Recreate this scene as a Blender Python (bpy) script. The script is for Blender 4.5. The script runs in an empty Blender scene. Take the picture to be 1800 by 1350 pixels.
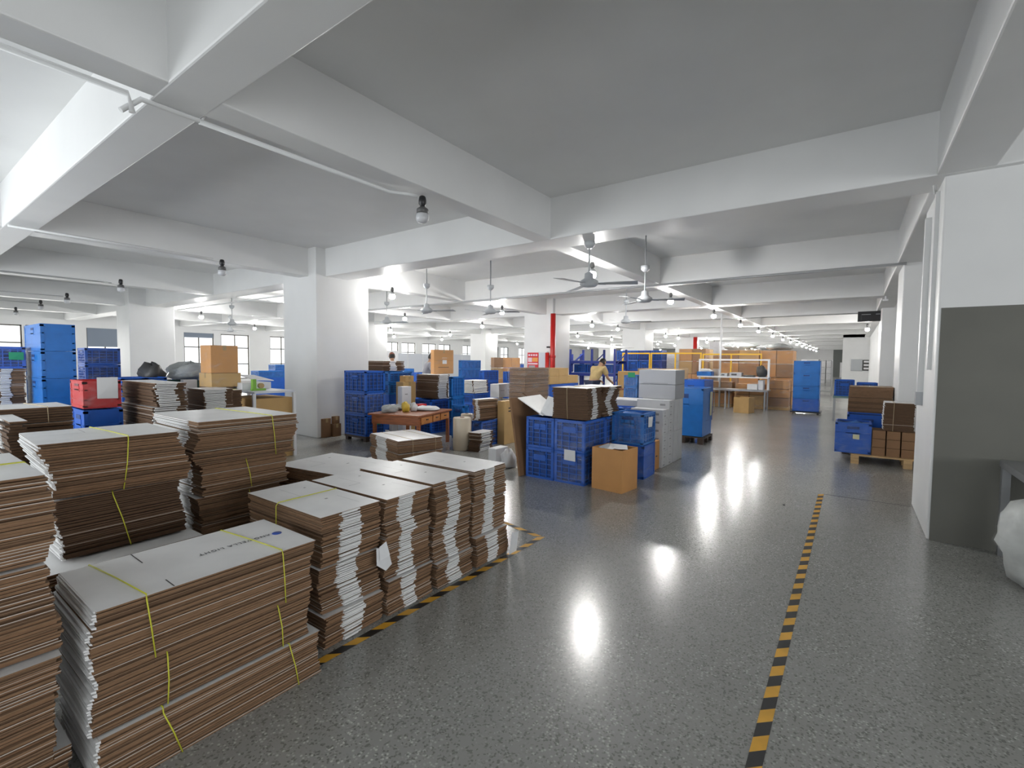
import bpy, math, random
from mathutils import Vector, Matrix
import numpy as np
sc = bpy.context.scene
COL = sc.collection
# ------------------------------------------------------------------ camera
H = 1.5; FPX = 831.05; YAW, PIT, ROL = -0.62432, -0.04987, 0.009178
cy_, sy_ = math.cos(YAW), math.sin(YAW); cp_, sp_ = math.cos(PIT), math.sin(PIT)
cr_, sr_ = math.cos(ROL), math.sin(ROL)
FWD = Vector((sy_*cp_, cy_*cp_, sp_)); RT0 = Vector((cy_, -sy_, 0)); UP0 = RT0.cross(FWD)
RT = RT0*cr_ + UP0*sr_; UP = -RT0*sr_ + UP0*cr_
cam = bpy.data.objects.new('camera', bpy.data.cameras.new('camera')); COL.objects.link(cam)
cam.data.sensor_width = 36; cam.data.lens = FPX/1800*36; cam.data.clip_start = .05; cam.data.clip_end = 300
M = Matrix((RT, UP, -FWD)).transposed().to_4x4(); M.translation = Vector((0, 0, H))
cam.matrix_world = M; sc.camera = cam
def ray(px, py): return RT*(px-900) - UP*(py-675) + FWD*FPX
def P(px, py, z=0.):            # the point of height z seen there
    d = ray(px, py); t = (z-H)/d.z; return d.x*t, d.y*t
def OX(x0, px, py):             # on the plane x = x0 -> y, z
    d = ray(px, py); t = x0/d.x; return d.y*t, H+d.z*t
def OY(y0, px, py):             # on the plane y = y0 -> x, z
    d = ray(px, py); t = y0/d.y; return d.x*t, H+d.z*t
# ------------------------------------------------------------------ view, world
sc.view_settings.view_transform = 'Standard'; sc.view_settings.look = 'None'
sc.view_settings.exposure = 0.24; sc.view_settings.gamma = 1; sc.view_settings.use_curve_mapping = False
W = bpy.data.worlds.new('world'); sc.world = W; W.use_nodes = True
bg = W.node_tree.nodes['Background']; bg.inputs[0].default_value = (.93, .97, 1, 1); bg.inputs[1].default_value = 1.6
def area(name, loc, rot, sx, sy, power, color=(1, 1, 1), spread=180):
    l = bpy.data.lights.new(name, 'AREA'); l.shape = 'RECTANGLE'; l.size = sx; l.size_y = sy; l.energy = power; l.color = color
    l.spread = math.radians(spread)
    o = bpy.data.objects.new(name, l); COL.objects.link(o); o.location = loc; o.rotation_euler = rot; return o
R = math.radians
BACK_WIN = [(-25.5+3.0*k, -25.5+3.0*k+2.3) for k in range(11)]   # windows behind the camera; the row's right end added to brighten the near pillar
YB = -3.0
for a, b in BACK_WIN:
    area('daylight_back', ((a+b)/2, YB-.35, 1.85), (R(90), 0, 0), b-a, 1.9, 26 if a < -13 else (125 if a < -5.5 else 8), (.93, .97, 1))
RIGHT_FILL_WIN = [(-2.6, -.8), (-.4, 1.4), (1.8, 3.6)]      # unseen openings added in the right wall to brighten the foreground
for a, b in RIGHT_FILL_WIN:
    area('fill_light_right', (9.4, (a+b)/2, 1.85), (0, R(90), 0), 1.9, b-a, 88, (.97, .98, 1))
LEFT_WIN = [(0.6,1.9),(2.6,3.98),(4.08,5.4),(5.96,7.25),(7.6,8.9),(9.68,11.06),(11.39,12.85),(14.0,15.4),(15.8,17.2),(18.2,19.6),
            (20,21.4),(22.4,23.5),(23.8,25.2),(25.9,27.4),(27.7,29.1),(30.6,32),(32.3,33.6),(34.8,35.7),(36,37.3),(39,40.4),(41,42.4),(45,46.4)]
XL = -27.3
for a, b in LEFT_WIN[:14]:
    area('daylight_left', (XL-.6, (a+b)/2, 1.8), (0, R(-90), 0), 2.2, b-a, 60, (1, .98, .93))
LAMP_E = 600.0
# ------------------------------------------------------------------ materials
def mat(name, col, rough=.6, metal=0., emit=None, es=0., noise=0., nscale=8., bump=0., bscale=60., spec=.5, alpha=1., trans=0., coat=0., stretch=None):
    m = bpy.data.materials.new(name); m.use_nodes = True; nt = m.node_tree; b = nt.nodes['Principled BSDF']
    b.inputs['Base Color'].default_value = (*col, 1); b.inputs['Roughness'].default_value = rough; b.inputs['Metallic'].default_value = metal
    b.inputs['Specular IOR Level'].default_value = spec; b.inputs['Alpha'].default_value = alpha
    b.inputs['Transmission Weight'].default_value = trans; b.inputs['Coat Weight'].default_value = coat
    tc = nt.nodes.new('ShaderNodeTexCoord'); src = tc.outputs['Object']
    if stretch:
        mp = nt.nodes.new('ShaderNodeMapping'); mp.inputs['Scale'].default_value = stretch; nt.links.new(src, mp.inputs[0]); src = mp.outputs[0]
    if noise:
        n = nt.nodes.new('ShaderNodeTexNoise'); n.inputs['Scale'].default_value = nscale; n.inputs['Detail'].default_value = 3
        nt.links.new(src, n.inputs['Vector'])
        r = nt.nodes.new('ShaderNodeValToRGB'); r.color_ramp.elements[0].position = .3; r.color_ramp.elements[1].position = .7
        r.color_ramp.elements[0].color = (*[c*(1-noise) for c in col], 1); r.color_ramp.elements[1].color = (*[min(1, c*(1+noise)) for c in col], 1)
        nt.links.new(n.outputs['Fac'], r.inputs[0]); nt.links.new(r.outputs[0], b.inputs['Base Color'])
    if bump:
        n2 = nt.nodes.new('ShaderNodeTexNoise'); n2.inputs['Scale'].default_value = bscale; nt.links.new(src, n2.inputs['Vector'])
        bp = nt.nodes.new('ShaderNodeBump'); bp.inputs['Strength'].default_value = bump; bp.inputs['Distance'].default_value = .01
        nt.links.new(n2.outputs['Fac'], bp.inputs['Height']); nt.links.new(bp.outputs[0], b.inputs['Normal'])
    if emit: b.inputs['Emission Color'].default_value = (*emit, 1); b.inputs['Emission Strength'].default_value = es
    return m
def floor_mat():
    m = bpy.data.materials.new('terrazzo'); m.use_nodes = True; nt = m.node_tree; b = nt.nodes['Principled BSDF']; L = nt.links.new
    tc = nt.nodes.new('ShaderNodeTexCoord'); N = nt.nodes.new
    def ramp(src, stops):
        r = N('ShaderNodeValToRGB'); e = r.color_ramp.elements
        e[0].position, e[0].color = stops[0][0], (*stops[0][1], 1); e[1].position, e[1].color = stops[-1][0], (*stops[-1][1], 1)
        for p_, c_ in stops[1:-1]: q = e.new(p_); q.color = (*c_, 1)
        L(src, r.inputs[0]); return r.outputs[0]
    n1 = N('ShaderNodeTexNoise'); n1.inputs['Scale'].default_value = .7; n1.inputs['Detail'].default_value = 5; L(tc.outputs['Object'], n1.inputs['Vector'])
    base = ramp(n1.outputs['Fac'], [(.2, (.265, .265, .247)), (.8, (.335, .337, .318))])
    v = N('ShaderNodeTexVoronoi'); v.inputs['Scale'].default_value = 75; L(tc.outputs['Object'], v.inputs['Vector'])
    chip = ramp(v.outputs['Color'], [(.0, (0, 0, 0)), (.50, (0, 0, 0)), (.70, (1, 1, 1)), (1, (1, 1, 1))])
    edge = ramp(v.outputs['Distance'], [(.25, (1, 1, 1)), (.5, (0, 0, 0))])
    n3 = N('ShaderNodeTexNoise'); n3.inputs['Scale'].default_value = 1.6; n3.inputs['Detail'].default_value = 2; L(tc.outputs['Object'], n3.inputs['Vector'])
    dens = ramp(n3.outputs['Fac'], [(.34, (.15,)*3), (.66, (.9,)*3)])
    mu = N('ShaderNodeMath'); mu.operation = 'MULTIPLY'; L(chip, mu.inputs[0]); L(edge, mu.inputs[1])
    mu2 = N('ShaderNodeMath'); mu2.operation = 'MULTIPLY'; L(mu.outputs[0], mu2.inputs[0]); L(dens, mu2.inputs[1])
    mx = N('ShaderNodeMix'); mx.data_type = 'RGBA'; L(mu2.outputs[0], mx.inputs[0]); L(base, mx.inputs[6]); mx.inputs[7].default_value = (.60, .60, .56, 1)
    v2 = N('ShaderNodeTexVoronoi'); v2.inputs['Scale'].default_value = 120; L(tc.outputs['Object'], v2.inputs['Vector'])
    dark = ramp(v2.outputs['Color'], [(0, (0, 0, 0)), (.7, (0, 0, 0)), (.8, (.7,)*3), (1, (.7,)*3)])
    mx2 = N('ShaderNodeMix'); mx2.data_type = 'RGBA'; L(dark, mx2.inputs[0]); L(mx.outputs[2], mx2.inputs[6]); mx2.inputs[7].default_value = (.12, .12, .11, 1)
    # thin joints of the terrazzo bays, on the pillar grid
    sx = N('ShaderNodeSeparateXYZ'); L(tc.outputs['Object'], sx.inputs[0])
    L(mx2.outputs[2], b.inputs['Base Color'])
    rr = ramp(n1.outputs['Fac'], [(.2, (.24,)*3), (.8, (.31,)*3)]); b.inputs['Roughness'].default_value = .22
    b.inputs['Specular IOR Level'].default_value = .75
    bp = N('ShaderNodeBump'); bp.inputs['Strength'].default_value = .03; bp.inputs['Distance'].default_value = .004
    n4 = N('ShaderNodeTexNoise'); n4.inputs['Scale'].default_value = 9; L(tc.outputs['Object'], n4.inputs['Vector']); L(n4.outputs['Fac'], bp.inputs['Height'])
    return m
def film_mat(name, col=(.9, .93, .96), base_alpha=.12, bright=.55):
    m = bpy.data.materials.new(name); m.use_nodes = True; nt = m.node_tree; b = nt.nodes['Principled BSDF']; L = nt.links.new; N = nt.nodes.new
    b.inputs['Base Color'].default_value = (*col, 1); b.inputs['Roughness'].default_value = .12; b.inputs['Specular IOR Level'].default_value = .8
    tc = N('ShaderNodeTexCoord'); mp = N('ShaderNodeMapping'); mp.inputs['Scale'].default_value = (1.6, 1.6, 4); mp.inputs['Rotation'].default_value = (0, .5, .3)
    L(tc.outputs['Object'], mp.inputs[0]); n = N('ShaderNodeTexNoise'); n.inputs['Scale'].default_value = 3; n.inputs['Detail'].default_value = 4
    n.inputs['Distortion'].default_value = 1.2; L(mp.outputs[0], n.inputs['Vector'])
    r = N('ShaderNodeValToRGB'); r.color_ramp.elements[0].position = .5; r.color_ramp.elements[0].color = (base_alpha,)*3+(1,)
    r.color_ramp.elements[1].position = .72; r.color_ramp.elements[1].color = (bright,)*3+(1,)
    L(n.outputs['Fac'], r.inputs[0]); L(r.outputs[0], b.inputs['Alpha'])
    bp = N('ShaderNodeBump'); bp.inputs['Strength'].default_value = .7; bp.inputs['Distance'].default_value = .03; L(n.outputs['Fac'], bp.inputs['Height']); L(bp.outputs[0], b.inputs['Normal'])
    return m
MT = dict(
 paint=mat('white_paint', (.75, .755, .75), .42, noise=.03, nscale=1.5, bump=.05, bscale=3),
 grayband=mat('grey_dado_paint', (.145, .145, .125), .6, noise=.07, nscale=2),
 wall=mat('wall_paint', (.75, .755, .755), .6, noise=.03, nscale=1),
 floor=floor_mat(),
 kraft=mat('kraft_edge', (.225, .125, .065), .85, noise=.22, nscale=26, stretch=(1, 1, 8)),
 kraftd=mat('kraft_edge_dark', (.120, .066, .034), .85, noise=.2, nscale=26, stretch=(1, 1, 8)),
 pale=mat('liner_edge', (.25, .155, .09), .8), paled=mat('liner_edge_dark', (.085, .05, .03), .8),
 palew=mat('liner_edge_white', (.62, .56, .50), .7),
 coat=mat('white_coated_board', (.80, .80, .795), .42, noise=.05, nscale=5, bump=.25, bscale=7),
 ink=mat('black_ink', (.03, .03, .035), .5), inkb=mat('blue_ink', (.03, .09, .42), .5), inkg=mat('grey_ink', (.32, .32, .33), .5),
 twine=mat('yellow_twine', (.62, .62, .05), .5), twinew=mat('cream_twine', (.55, .45, .28), .6),
 cart=mat('kraft_carton', (.58, .29, .10), .7, noise=.08, nscale=3), cartb=mat('brown_carton', (.33, .175, .075), .7, noise=.1, nscale=3), cart2=mat('ochre_carton', (.52, .33, .13), .7, noise=.07, nscale=4),
 cartd=mat('dark_carton', (.23, .125, .06), .75, noise=.08, nscale=4), cartw=mat('white_carton', (.66, .665, .68), .5, noise=.04, nscale=4),
 cartg=mat('grey_white_carton', (.44, .45, .475), .5, noise=.03, nscale=3),
 tape=mat('packing_tape', (.42, .30, .15), .25), 
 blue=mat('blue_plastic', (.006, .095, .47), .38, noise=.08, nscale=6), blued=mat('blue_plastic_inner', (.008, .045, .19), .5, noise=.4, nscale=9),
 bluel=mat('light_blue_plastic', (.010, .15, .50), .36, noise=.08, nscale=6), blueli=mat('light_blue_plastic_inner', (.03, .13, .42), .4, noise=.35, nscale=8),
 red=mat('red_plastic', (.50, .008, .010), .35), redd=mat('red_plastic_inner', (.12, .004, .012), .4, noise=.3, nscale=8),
 paper=mat('paper', (.72, .73, .74), .7), paperg=mat('green_paper', (.03, .30, .14), .7), papery=mat('cream_paper', (.62, .60, .40), .7),
 film=film_mat('stretch_film', base_alpha=.03, bright=.15), filmh=film_mat('stretch_film_heavy', (.85, .83, .82), .06, .26),
 wood=mat('pallet_wood', (.50, .33, .16), .75, noise=.2, nscale=6, stretch=(1, 6, 6)), woodr=mat('red_brown_wood', (.27, .085, .028), .42, noise=.3, nscale=5, stretch=(1, 8, 8)),
 woodo=mat('orange_wood', (.48, .19, .05), .4, noise=.2, nscale=5, stretch=(1, 8, 8)), woodd=mat('dark_wood', (.05, .03, .02), .5),
 black=mat('black_plastic', (.012, .012, .014), .4), dark=mat('charcoal', (.05, .05, .05), .5), steel=mat('grey_steel', (.35, .36, .37), .35, metal=.6),
 whitem=mat('white_metal', (.72, .73, .74), .3), pvc=mat('white_conduit', (.70, .71, .71), .35), gal=mat('galvanised_conduit', (.5, .51, .52), .3, metal=.5),
 rackb=mat('rack_blue', (.02, .045, .30), .4), yel=mat('yellow_frame', (.85, .50, .015), .4), redp=mat('red_pipe', (.48, .015, .012), .35),
 bulb_off=mat('bulb_off', (.55, .56, .58), .25), neck=mat('bulb_collar', (.10, .10, .10), .4), alu=mat('cast_aluminium', (.40, .41, .42), .3, metal=.7),
 lit=mat('bulb_lit', (1, 1, 1), .5, emit=(1, .985, .96), es=LAMP_E),
 fan=mat('fan_enamel', (.42, .44, .46), .35), frame=mat('window_frame', (.10, .095, .08), .5), glass=None,
 blind=mat('roller_blind', (.22, .26, .32), .8), foam=film_mat('bubble_film', (.80, .83, .80), .55, .95), foamc=mat('foam_pack', (.55, .57, .55), .5, noise=.15, nscale=6, bump=.6, bscale=9),
 greybag=film_mat('grey_poly', (.42, .45, .45), .75, .98), tapey=mat('tape_yellow', (.72, .38, .035), .5, noise=.12, nscale=9), tapek=mat('tape_black', (.018, .018, .018), .5, noise=.3, nscale=9),
 skin=mat('skin', (.42, .24, .15), .55), hair=mat('hair', (.012, .010, .009), .5), beige=mat('beige_shirt', (.50, .37, .17), .85, noise=.12, nscale=9, bump=.4, bscale=8),
 navy=mat('navy_cloth', (.02, .03, .07), .85), greyc=mat('grey_cloth', (.30, .30, .34), .85), capm=mat('brown_cap', (.20, .06, .03), .7),
 partit=mat('partition_panel', (.60, .63, .69), .5), farw=mat('far_dark_wall', (.16, .175, .165), .6), green=mat('green_plastic', (.20, .42, .06), .4), dgreen=mat('dark_green_plastic', (.006, .05, .045), .4),
 posterR=mat('poster_red', (.60, .02, .03), .5), posterO=mat('poster_orange', (.75, .30, .06), .5), posterP=mat('poster_pink', (.75, .55, .62), .5),
 leather=mat('brown_leather', (.20, .055, .025), .35), ceil=None, lampc=mat('ochre_bag', (.60, .42, .05), .5), cream=mat('cream_film_roll', (.60, .52, .40), .35, noise=.05, nscale=3),
 grassy=mat('teal_board', (.13, .22, .22), .5), maroon=mat('maroon', (.12, .03, .03), .5))
g = mat('window_glass', (1, 1, 1), .02, alpha=.12, spec=.8); MT['glass'] = g
# ------------------------------------------------------------------ mesh helpers
class MB:
    def __init__(s): s.v = []; s.f = []; s.m = []; s.mats = []; s.sm = []
    def mi(s, k):
        if k not in s.mats: s.mats.append(k)
        return s.mats.index(k)
    def face(s, pts, k, smooth=False):
        b = len(s.v); s.v += [tuple(p) for p in pts]; s.f.append(tuple(range(b, b+len(pts)))); s.m.append(s.mi(k)); s.sm.append(smooth)
    def hexa(s, c, k, ks=None):      # 8 corners: bottom 0-3 ccw, top 4-7
        b = len(s.v); s.v += [tuple(p) for p in c]
        F = [(3, 2, 1, 0), (4, 5, 6, 7), (0, 1, 5, 4), (1, 2, 6, 5), (2, 3, 7, 6), (3, 0, 4, 7)]
        for i, f in enumerate(F):
            s.f.append(tuple(b+j for j in f)); s.m.append(s.mi((ks or {}).get(i, k))); s.sm.append(False)
        return s
    def box(s, x0, x1, y0, y1, z0, z1, k, ks=None):   # face ids: 0 bottom 1 top 2 -y 3 +x 4 +y 5 -x
        return s.hexa([(x0, y0, z0), (x1, y0, z0), (x1, y1, z0), (x0, y1, z0), (x0, y0, z1), (x1, y0, z1), (x1, y1, z1), (x0, y1, z1)], k, ks)
    def bar(s, a, b, w, k, h=None, up=(0, 0, 1)):
        a = Vector(a); b = Vector(b); d = (b-a).normalized(); u = Vector(up)
        if abs(d.dot(u)) > .95: u = Vector((0, 1, 0))
        r = d.cross(u).normalized()*w/2; u2 = r.cross(d).normalized()*(h or w)/2
        return s.hexa([a-r-u2, a+r-u2, b+r-u2, b-r-u2, a-r+u2, a+r+u2, b+r+u2, b-r+u2], k)
    def tube(s, pts, r, k, n=8, caps=True):
        pts = [Vector(p) for p in pts]; rs = r if isinstance(r, (list, tuple)) else [r]*len(pts); base = len(s.v); prev = None
        for i, p in enumerate(pts):
            d = (pts[min(i+1, len(pts)-1)]-pts[max(i-1, 0)]).normalized()
            if prev is None:
                u = Vector((0, 0, 1)) if abs(d.z) < .9 else Vector((1, 0, 0)); e1 = d.cross(u).normalized()
            else: e1 = (prev-d*prev.dot(d)).normalized()
            prev = e1; e2 = d.cross(e1)
            for j in range(n):
                a = 2*math.pi*j/n; s.v.append(tuple(p+(e1*math.cos(a)+e2*math.sin(a))*rs[i]))
        for i in range(len(pts)-1):
            for j in range(n):
                a = base+i*n+j; b = base+i*n+(j+1) % n; s.f.append((a, b, b+n, a+n)); s.m.append(s.mi(k)); s.sm.append(True)
        if caps:
            s.f.append(tuple(base+j for j in range(n))[::-1]); s.m.append(s.mi(k)); s.sm.append(False)
            s.f.append(tuple(base+(len(pts)-1)*n+j for j in range(n))); s.m.append(s.mi(k)); s.sm.append(False)
        return s
    def lathe(s, prof, k, c=(0, 0, 0), n=12):
        return s.tube([(c[0], c[1], c[2]+z) for r_, z in prof], [max(r_, .0005) for r_, z in prof], k, n)
    def build(s, name, parent=None, loc=None, kind=None, bevel=0, label=None):
        me = bpy.data.meshes.new(name); me.from_pydata(s.v, [], s.f)
        for k in s.mats: me.materials.append(MT[k])
        me.polygons.foreach_set('material_index', s.m); me.polygons.foreach_set('use_smooth', s.sm); me.update()
        if all(s.sm):
            import bmesh
            b_m = bmesh.new(); b_m.from_mesh(me); bmesh.ops.remove_doubles(b_m, verts=b_m.verts, dist=1e-4); b_m.to_mesh(me); b_m.free()
        o = bpy.data.objects.new(name, me); COL.objects.link(o)
        if parent: o.parent = parent
        if loc: o.location = loc
        if kind: o['kind'] = kind
        if label: o['label'] = label
        if bevel:
            md = o.modifiers.new('bevel', 'BEVEL'); md.width = bevel; md.segments = 2; md.limit_method = 'ANGLE'
        return o
def tag(o, label, cat, group=None, kind=None):
    o['label'] = label; o['category'] = cat
    if group: o['group'] = group
    if kind: o['kind'] = kind
    return o
def thing(name, label, cat, loc, rz=0, group=None):
    o = bpy.data.objects.new(name, None); COL.objects.link(o); o.empty_display_size = .1
    o.location = loc; o.rotation_euler = (0, 0, rz); return tag(o, label, cat, group)
def copy_tree(o, parent=None):
    c = o.copy(); COL.objects.link(c); c.parent = parent
    for ch in list(o.children): copy_tree(ch, c)
    return c
def struct(name, mb, bevel=0): 
    return mb.build(name, kind='structure', bevel=bevel)
ORD = ['first', 'second', 'third', 'fourth', 'fifth', 'sixth', 'seventh', 'eighth', 'ninth', 'tenth', 'eleventh', 'twelfth', 'thirteenth', 'fourteenth', 'fifteenth', 'sixteenth']
# ------------------------------------------------------------------ room shell
S, B = 3.57, 3.05; YF = 66.; XR = 9.
struct('floor', MB().box(XL-.2, XR, YB-.2, YF, -.2, 0, 'floor'))
struct('ceiling', MB().box(XL-.2, XR, YB-.2, YF, S, S+.2, 'paint'))
def wall_with_holes(name, holes, axis, c0, c1, lo, hi, z0, z1, top=S):
    m = MB(); cur = lo
    def bx(a, b, za, zb):
        if axis == 'y': m.box(c0, c1, a, b, za, zb, 'wall')
        else: m.box(a, b, c0, c1, za, zb, 'wall')
    for a, b in holes:
        bx(cur, a, 0, top); bx(a, b, 0, z0); bx(a, b, z1, top); cur = b
    bx(cur, hi, 0, top); return struct(name, m)
wall_with_holes('wall_left', LEFT_WIN, 'y', XL-.22, XL, YB, YF, .35, 2.76)
wall_with_holes('wall_back', BACK_WIN, 'x', YB-.22, YB, XL, XR, .9, 2.8)
wall_with_holes('wall_right', RIGHT_FILL_WIN, 'y', XR, XR+.2, YB, YF, .9, 2.8)
m = MB(); m.box(XL, -1.9, YF, YF+.2, 0, S, 'wall'); m.box(-1.9, 1.2, YF, YF+.2, 0, S, 'farw'); m.box(1.2, XR, YF, YF+.2, 0, S, 'wall'); struct('wall_far', m)
def window(i, a, b, z0, z1, x=XL, blind=False):
    w = bpy.data.objects.new('window_%d' % i, None); COL.objects.link(w); w['kind'] = 'structure'; w.location = (x, a, z0)
    wd, h = b-a, z1-z0; m = MB(); t = .05
    for y0, y1, za, zb in ((0, t, 0, h), (wd-t, wd, 0, h), (0, wd, 0, t), (0, wd, h-t, h), (wd/2-t/2, wd/2+t/2, 0, h), (0, wd, h*.69, h*.69+t), (0, wd, h*.33, h*.33+t)):
        m.box(-.12, -.07, y0, y1, za, zb, 'frame')
    m.build('window_frame', w); MB().box(-.10, -.09, t, wd-t, t, h-t, 'glass').build('pane', w)
    if blind: MB().box(-.06, -.05, .03, wd-.03, h*(1-blind), h, 'blind').build('roller_blind', w)
for i, (a, b) in enumerate(LEFT_WIN): window(i+1, a, b, .35, 2.76, blind={3: .34, 5: .1}.get(i, 0))
for i, (a, b) in enumerate(RIGHT_FILL_WIN):  # frames for the added right-hand fill openings
    w = bpy.data.objects.new('window_%d' % (i+60), None); COL.objects.link(w); w['kind'] = 'structure'; w.location = (XR, a, .9); m = MB(); wd = b-a
    for x0, x1, za, zb in ((0, .05, 0, 1.9), (wd-.05, wd, 0, 1.9), (0, wd, 0, .05), (0, wd, 1.85, 1.9), (wd/2-.03, wd/2+.03, 0, 1.9)): m.box(.09, .14, x0, x1, za, zb, 'frame')
    m.build('window_frame', w)
for i, (a, b) in enumerate(BACK_WIN):
    w = bpy.data.objects.new('window_%d' % (i+40), None); COL.objects.link(w); w['kind'] = 'structure'; w.location = (a, YB, .9); m = MB(); wd = b-a
    for x0, x1, za, zb in ((0, .05, 0, 1.9), (wd-.05, wd, 0, 1.9), (0, wd, 0, .05), (0, wd, 1.85, 1.9), (wd/2-.03, wd/2+.03, 0, 1.9)): m.box(x0, x1, -.14, -.09, za, zb, 'frame')
    m.build('window_frame', w)
# beams along x
XB = [(1.09, .28)] + [(5.25+4.25*k, .5 if k % 2 == 0 else .3) for k in range(0, 15)]
for y, w in XB: struct('ceiling_beam', MB().box(XL, XR, y, y+w, B, S+.01, 'paint'), .012)
# beams along y
for x0, x1 in ((.5, .86), (-3.45, -3.2), (-8.72, -8.4), (-13.2, -12.92), (-18.3, -17.95), (-22.9, -22.62), (4.9, 5.2)):
    struct('ceiling_beam', MB().box(x0, x1, YB, YF, B+.003, S+.01, 'paint'), .012)
# pillars
def pillar(x0, x1, y0, y1, band=False):
    m = MB(); m.box(x0, x1, y0, y1, 0, S+.01, 'paint'); o = struct('pillar', m, .012)
    if band: MB().box(x0+.02, x1, y0-.004, y0, .0, 1.97, 'grayband').build('grey_dado', o)
PY = [5.05, 13.6, 22.2, 30.8, 39.4, 48, 56.6]
for y in PY: pillar(-9.3, -8.15, y, y+1.17)
for y in [4.82, 13.3, 21.7, 30.5, 39.4, 48]: pillar(-18.75, -17.6, y, y+1.17)
pillar(.56, 1.75, 5.32, 6.55, True)
pillar(.58, 1.75, 9.5, 10.6); pillar(.60, 1.75, 16.8, 18.3); 
struct('wall_partition', MB().box(.75, .95, 18.3, 35, 0, S, 'wall').box(-.55, XR, 35, 35.2, 0, S, 'wall'))
# ------------------------------------------------------------------ floor tape
def tape_run(label, a, b, w=.052, pitch=.18, skew=.05):
    a = Vector((*a, 0)); b = Vector((*b, 0)); d = (b-a); L = d.length; d.normalize(); r = Vector((d.y, -d.x, 0))*w/2; m = MB(); n = int(L/pitch*2); z = Vector((0, 0, .0015)); st = L/n
    for i in range(n):
        p0 = a+d*(i*st); p1 = a+d*((i+1)*st); sk = d*skew/2
        m.face([p0+r+sk+z, p1+r+sk+z, p1-r-sk+z, p0-r-sk+z], 'tapek' if i % 2 else 'tapey')
    o = m.build('floor_tape'); return tag(o, label, 'floor tape', 'hazard tape on the floor')
tape_run('yellow and black hazard tape running along the right of the aisle floor', (-.245, .9), (-.245, 6.42))
tape_run('hazard tape on the floor in front of the white topped cardboard stacks', (-2.085, 1.1), (-2.10, 3.36))
tape_run('short hazard tape turning left at the end of the cardboard stacks', (-2.13, 3.36), (-2.75, 3.50), skew=-.05)
m = MB(); m.box(-.22, .56, 6.44, 6.455, 0, .001, 'ink'); tag(m.build('floor_joint'), 'thin dark line on the floor from the tape end to the near pillar', 'floor line')
# ------------------------------------------------------------------ lamps and conduits
def make_lamp(lit):
    t = thing('ceiling_lamp', '', 'lamp', (0, 0, 0))
    MB().lathe([(.03, 0), (.085, 0), (.09, -.008), (.05, -.02), (.02, -.022)], 'dark' if not lit else 'alu', n=16).build('ceiling_rose', t)
    MB().lathe([(.02, -.02), (.03, -.03), (.036, -.06), (.036, -.095), (.024, -.11), (.022, -.12)], 'black' if not lit else 'neck', n=14).build('socket', t)
    MB().lathe([(.022, -.118), (.03, -.125), (.052, -.14), (.055, -.145), (.055, -.185)], 'neck' if not lit else 'alu', n=16).build('collar', t)
    MB().lathe([(.055, -.185), (.06, -.20), (.062, -.225), (.058, -.245), (.045, -.262), (.02, -.272), (.0, -.274)], 'lit' if lit else 'bulb_off', n=14).build('bulb', t)
    return t
offl, onl = make_lamp(False), make_lamp(True); used = {}
def lamp(x, y, lit, label, z=B, group=None):
    base = onl if lit else offl
    o = base if lit not in used else copy_tree(base); used[lit] = 1
    o.location = (x, y, z); tag(o, label, 'lamp', group); return o
for x, y, l in ((-3.33, 3.16, 'unlit bulb lamp hanging nearest the camera in the middle of the picture'), (-8.05, 3.4, 'unlit bulb lamp at the end of the conduit left of the near white pillar'),
             (-11.8, 3.12, 'unlit bulb lamp above the left pillar'), (-15.5, 3.05, 'unlit bulb lamp, rightmost of three small ones at far left'),
             (-18.1, 3.02, 'unlit bulb lamp, middle of three small ones at far left'), (-21.4, 3.0, 'unlit bulb lamp, leftmost of three small ones')):
    lamp(x, y, False, l, B if x > -14 else B+.0, 'unlit bulb lamps')
LY = [6.72, 10.6, 14.6, 18.6, 22.6, 27., 31.2, 35.4, 39.6, 43.8, 48, 52.5, 57, 61.5]
for x, nm, ys in ((-3.33, 'aisle', LY), (-8.0, 'pillar', LY[:12]), (-12.0, 'middle', LY[:12]), (-17.5, 'second pillar', LY[:12]), (-22.0, 'window side', LY[:12])):
    for i, y in enumerate(ys):
        if abs(x+8.0) < .3 and any(p-.2 < y < p+1.4 for p in PY): y = [p for p in PY if p-.2 < y < p+1.4][0]+2.6
        lamp(x, y, True, 'lit bulb lamp of the %s row, %s from the camera' % (nm, ORD[i]), B, 'lit bulb lamps, %s row' % nm)
lamp(.35, 20.5, True, 'lit bulb lamp beside the bright wall at far right', 2.9); lamp(4.5, 12, True, 'lit bulb lamp behind the right pillars'); lamp(-3.33, -1.6, False, 'unlit bulb lamp above the photographer')
def conduit(label, pts, r=.012, k='pvc', kind='conduit'):
    tag(MB().tube(pts, r, k, 8).build('conduit_pipe'), label, kind, 'conduits under the ceiling')
conduit('white conduit running under the near middle beam to the unlit bulb', [(-3.5, 1.36, B-.02), (-3.5, 2.9, B-.02), (-3.4, 3.05, B-.02), (-3.36, 3.12, B-.03)], .018)
conduit('short white conduit bent across the underside of the big left beam', [(-3.5, .95, B-.12), (-3.5, 1.05, B-.016), (-3.5, 1.37, B-.016), (-3.5, 1.39, B+.05)], .016)
conduit('white conduit under the beam at upper left corner', [(-3.48, -1.4, B-.02), (-3.48, .98, B-.02), (-3.48, 1.0, B-.12)], .018)
conduit('white conduit leading to the unlit bulb beside the near white pillar', [(-8.12, 1.1, B-.02), (-8.12, 3.3, B-.02)], .016)
conduit('grey conduit leading to the unlit bulb above the left pillar', [(-11.9, -1.5, B-.1), (-11.9, 3.0, B-.1)], .014, 'gal')
conduit('grey conduit at far left, upper of two', [(-15.6, -1.5, B-.1), (-15.6, 3.0, B-.1)], .013, 'gal')
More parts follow.
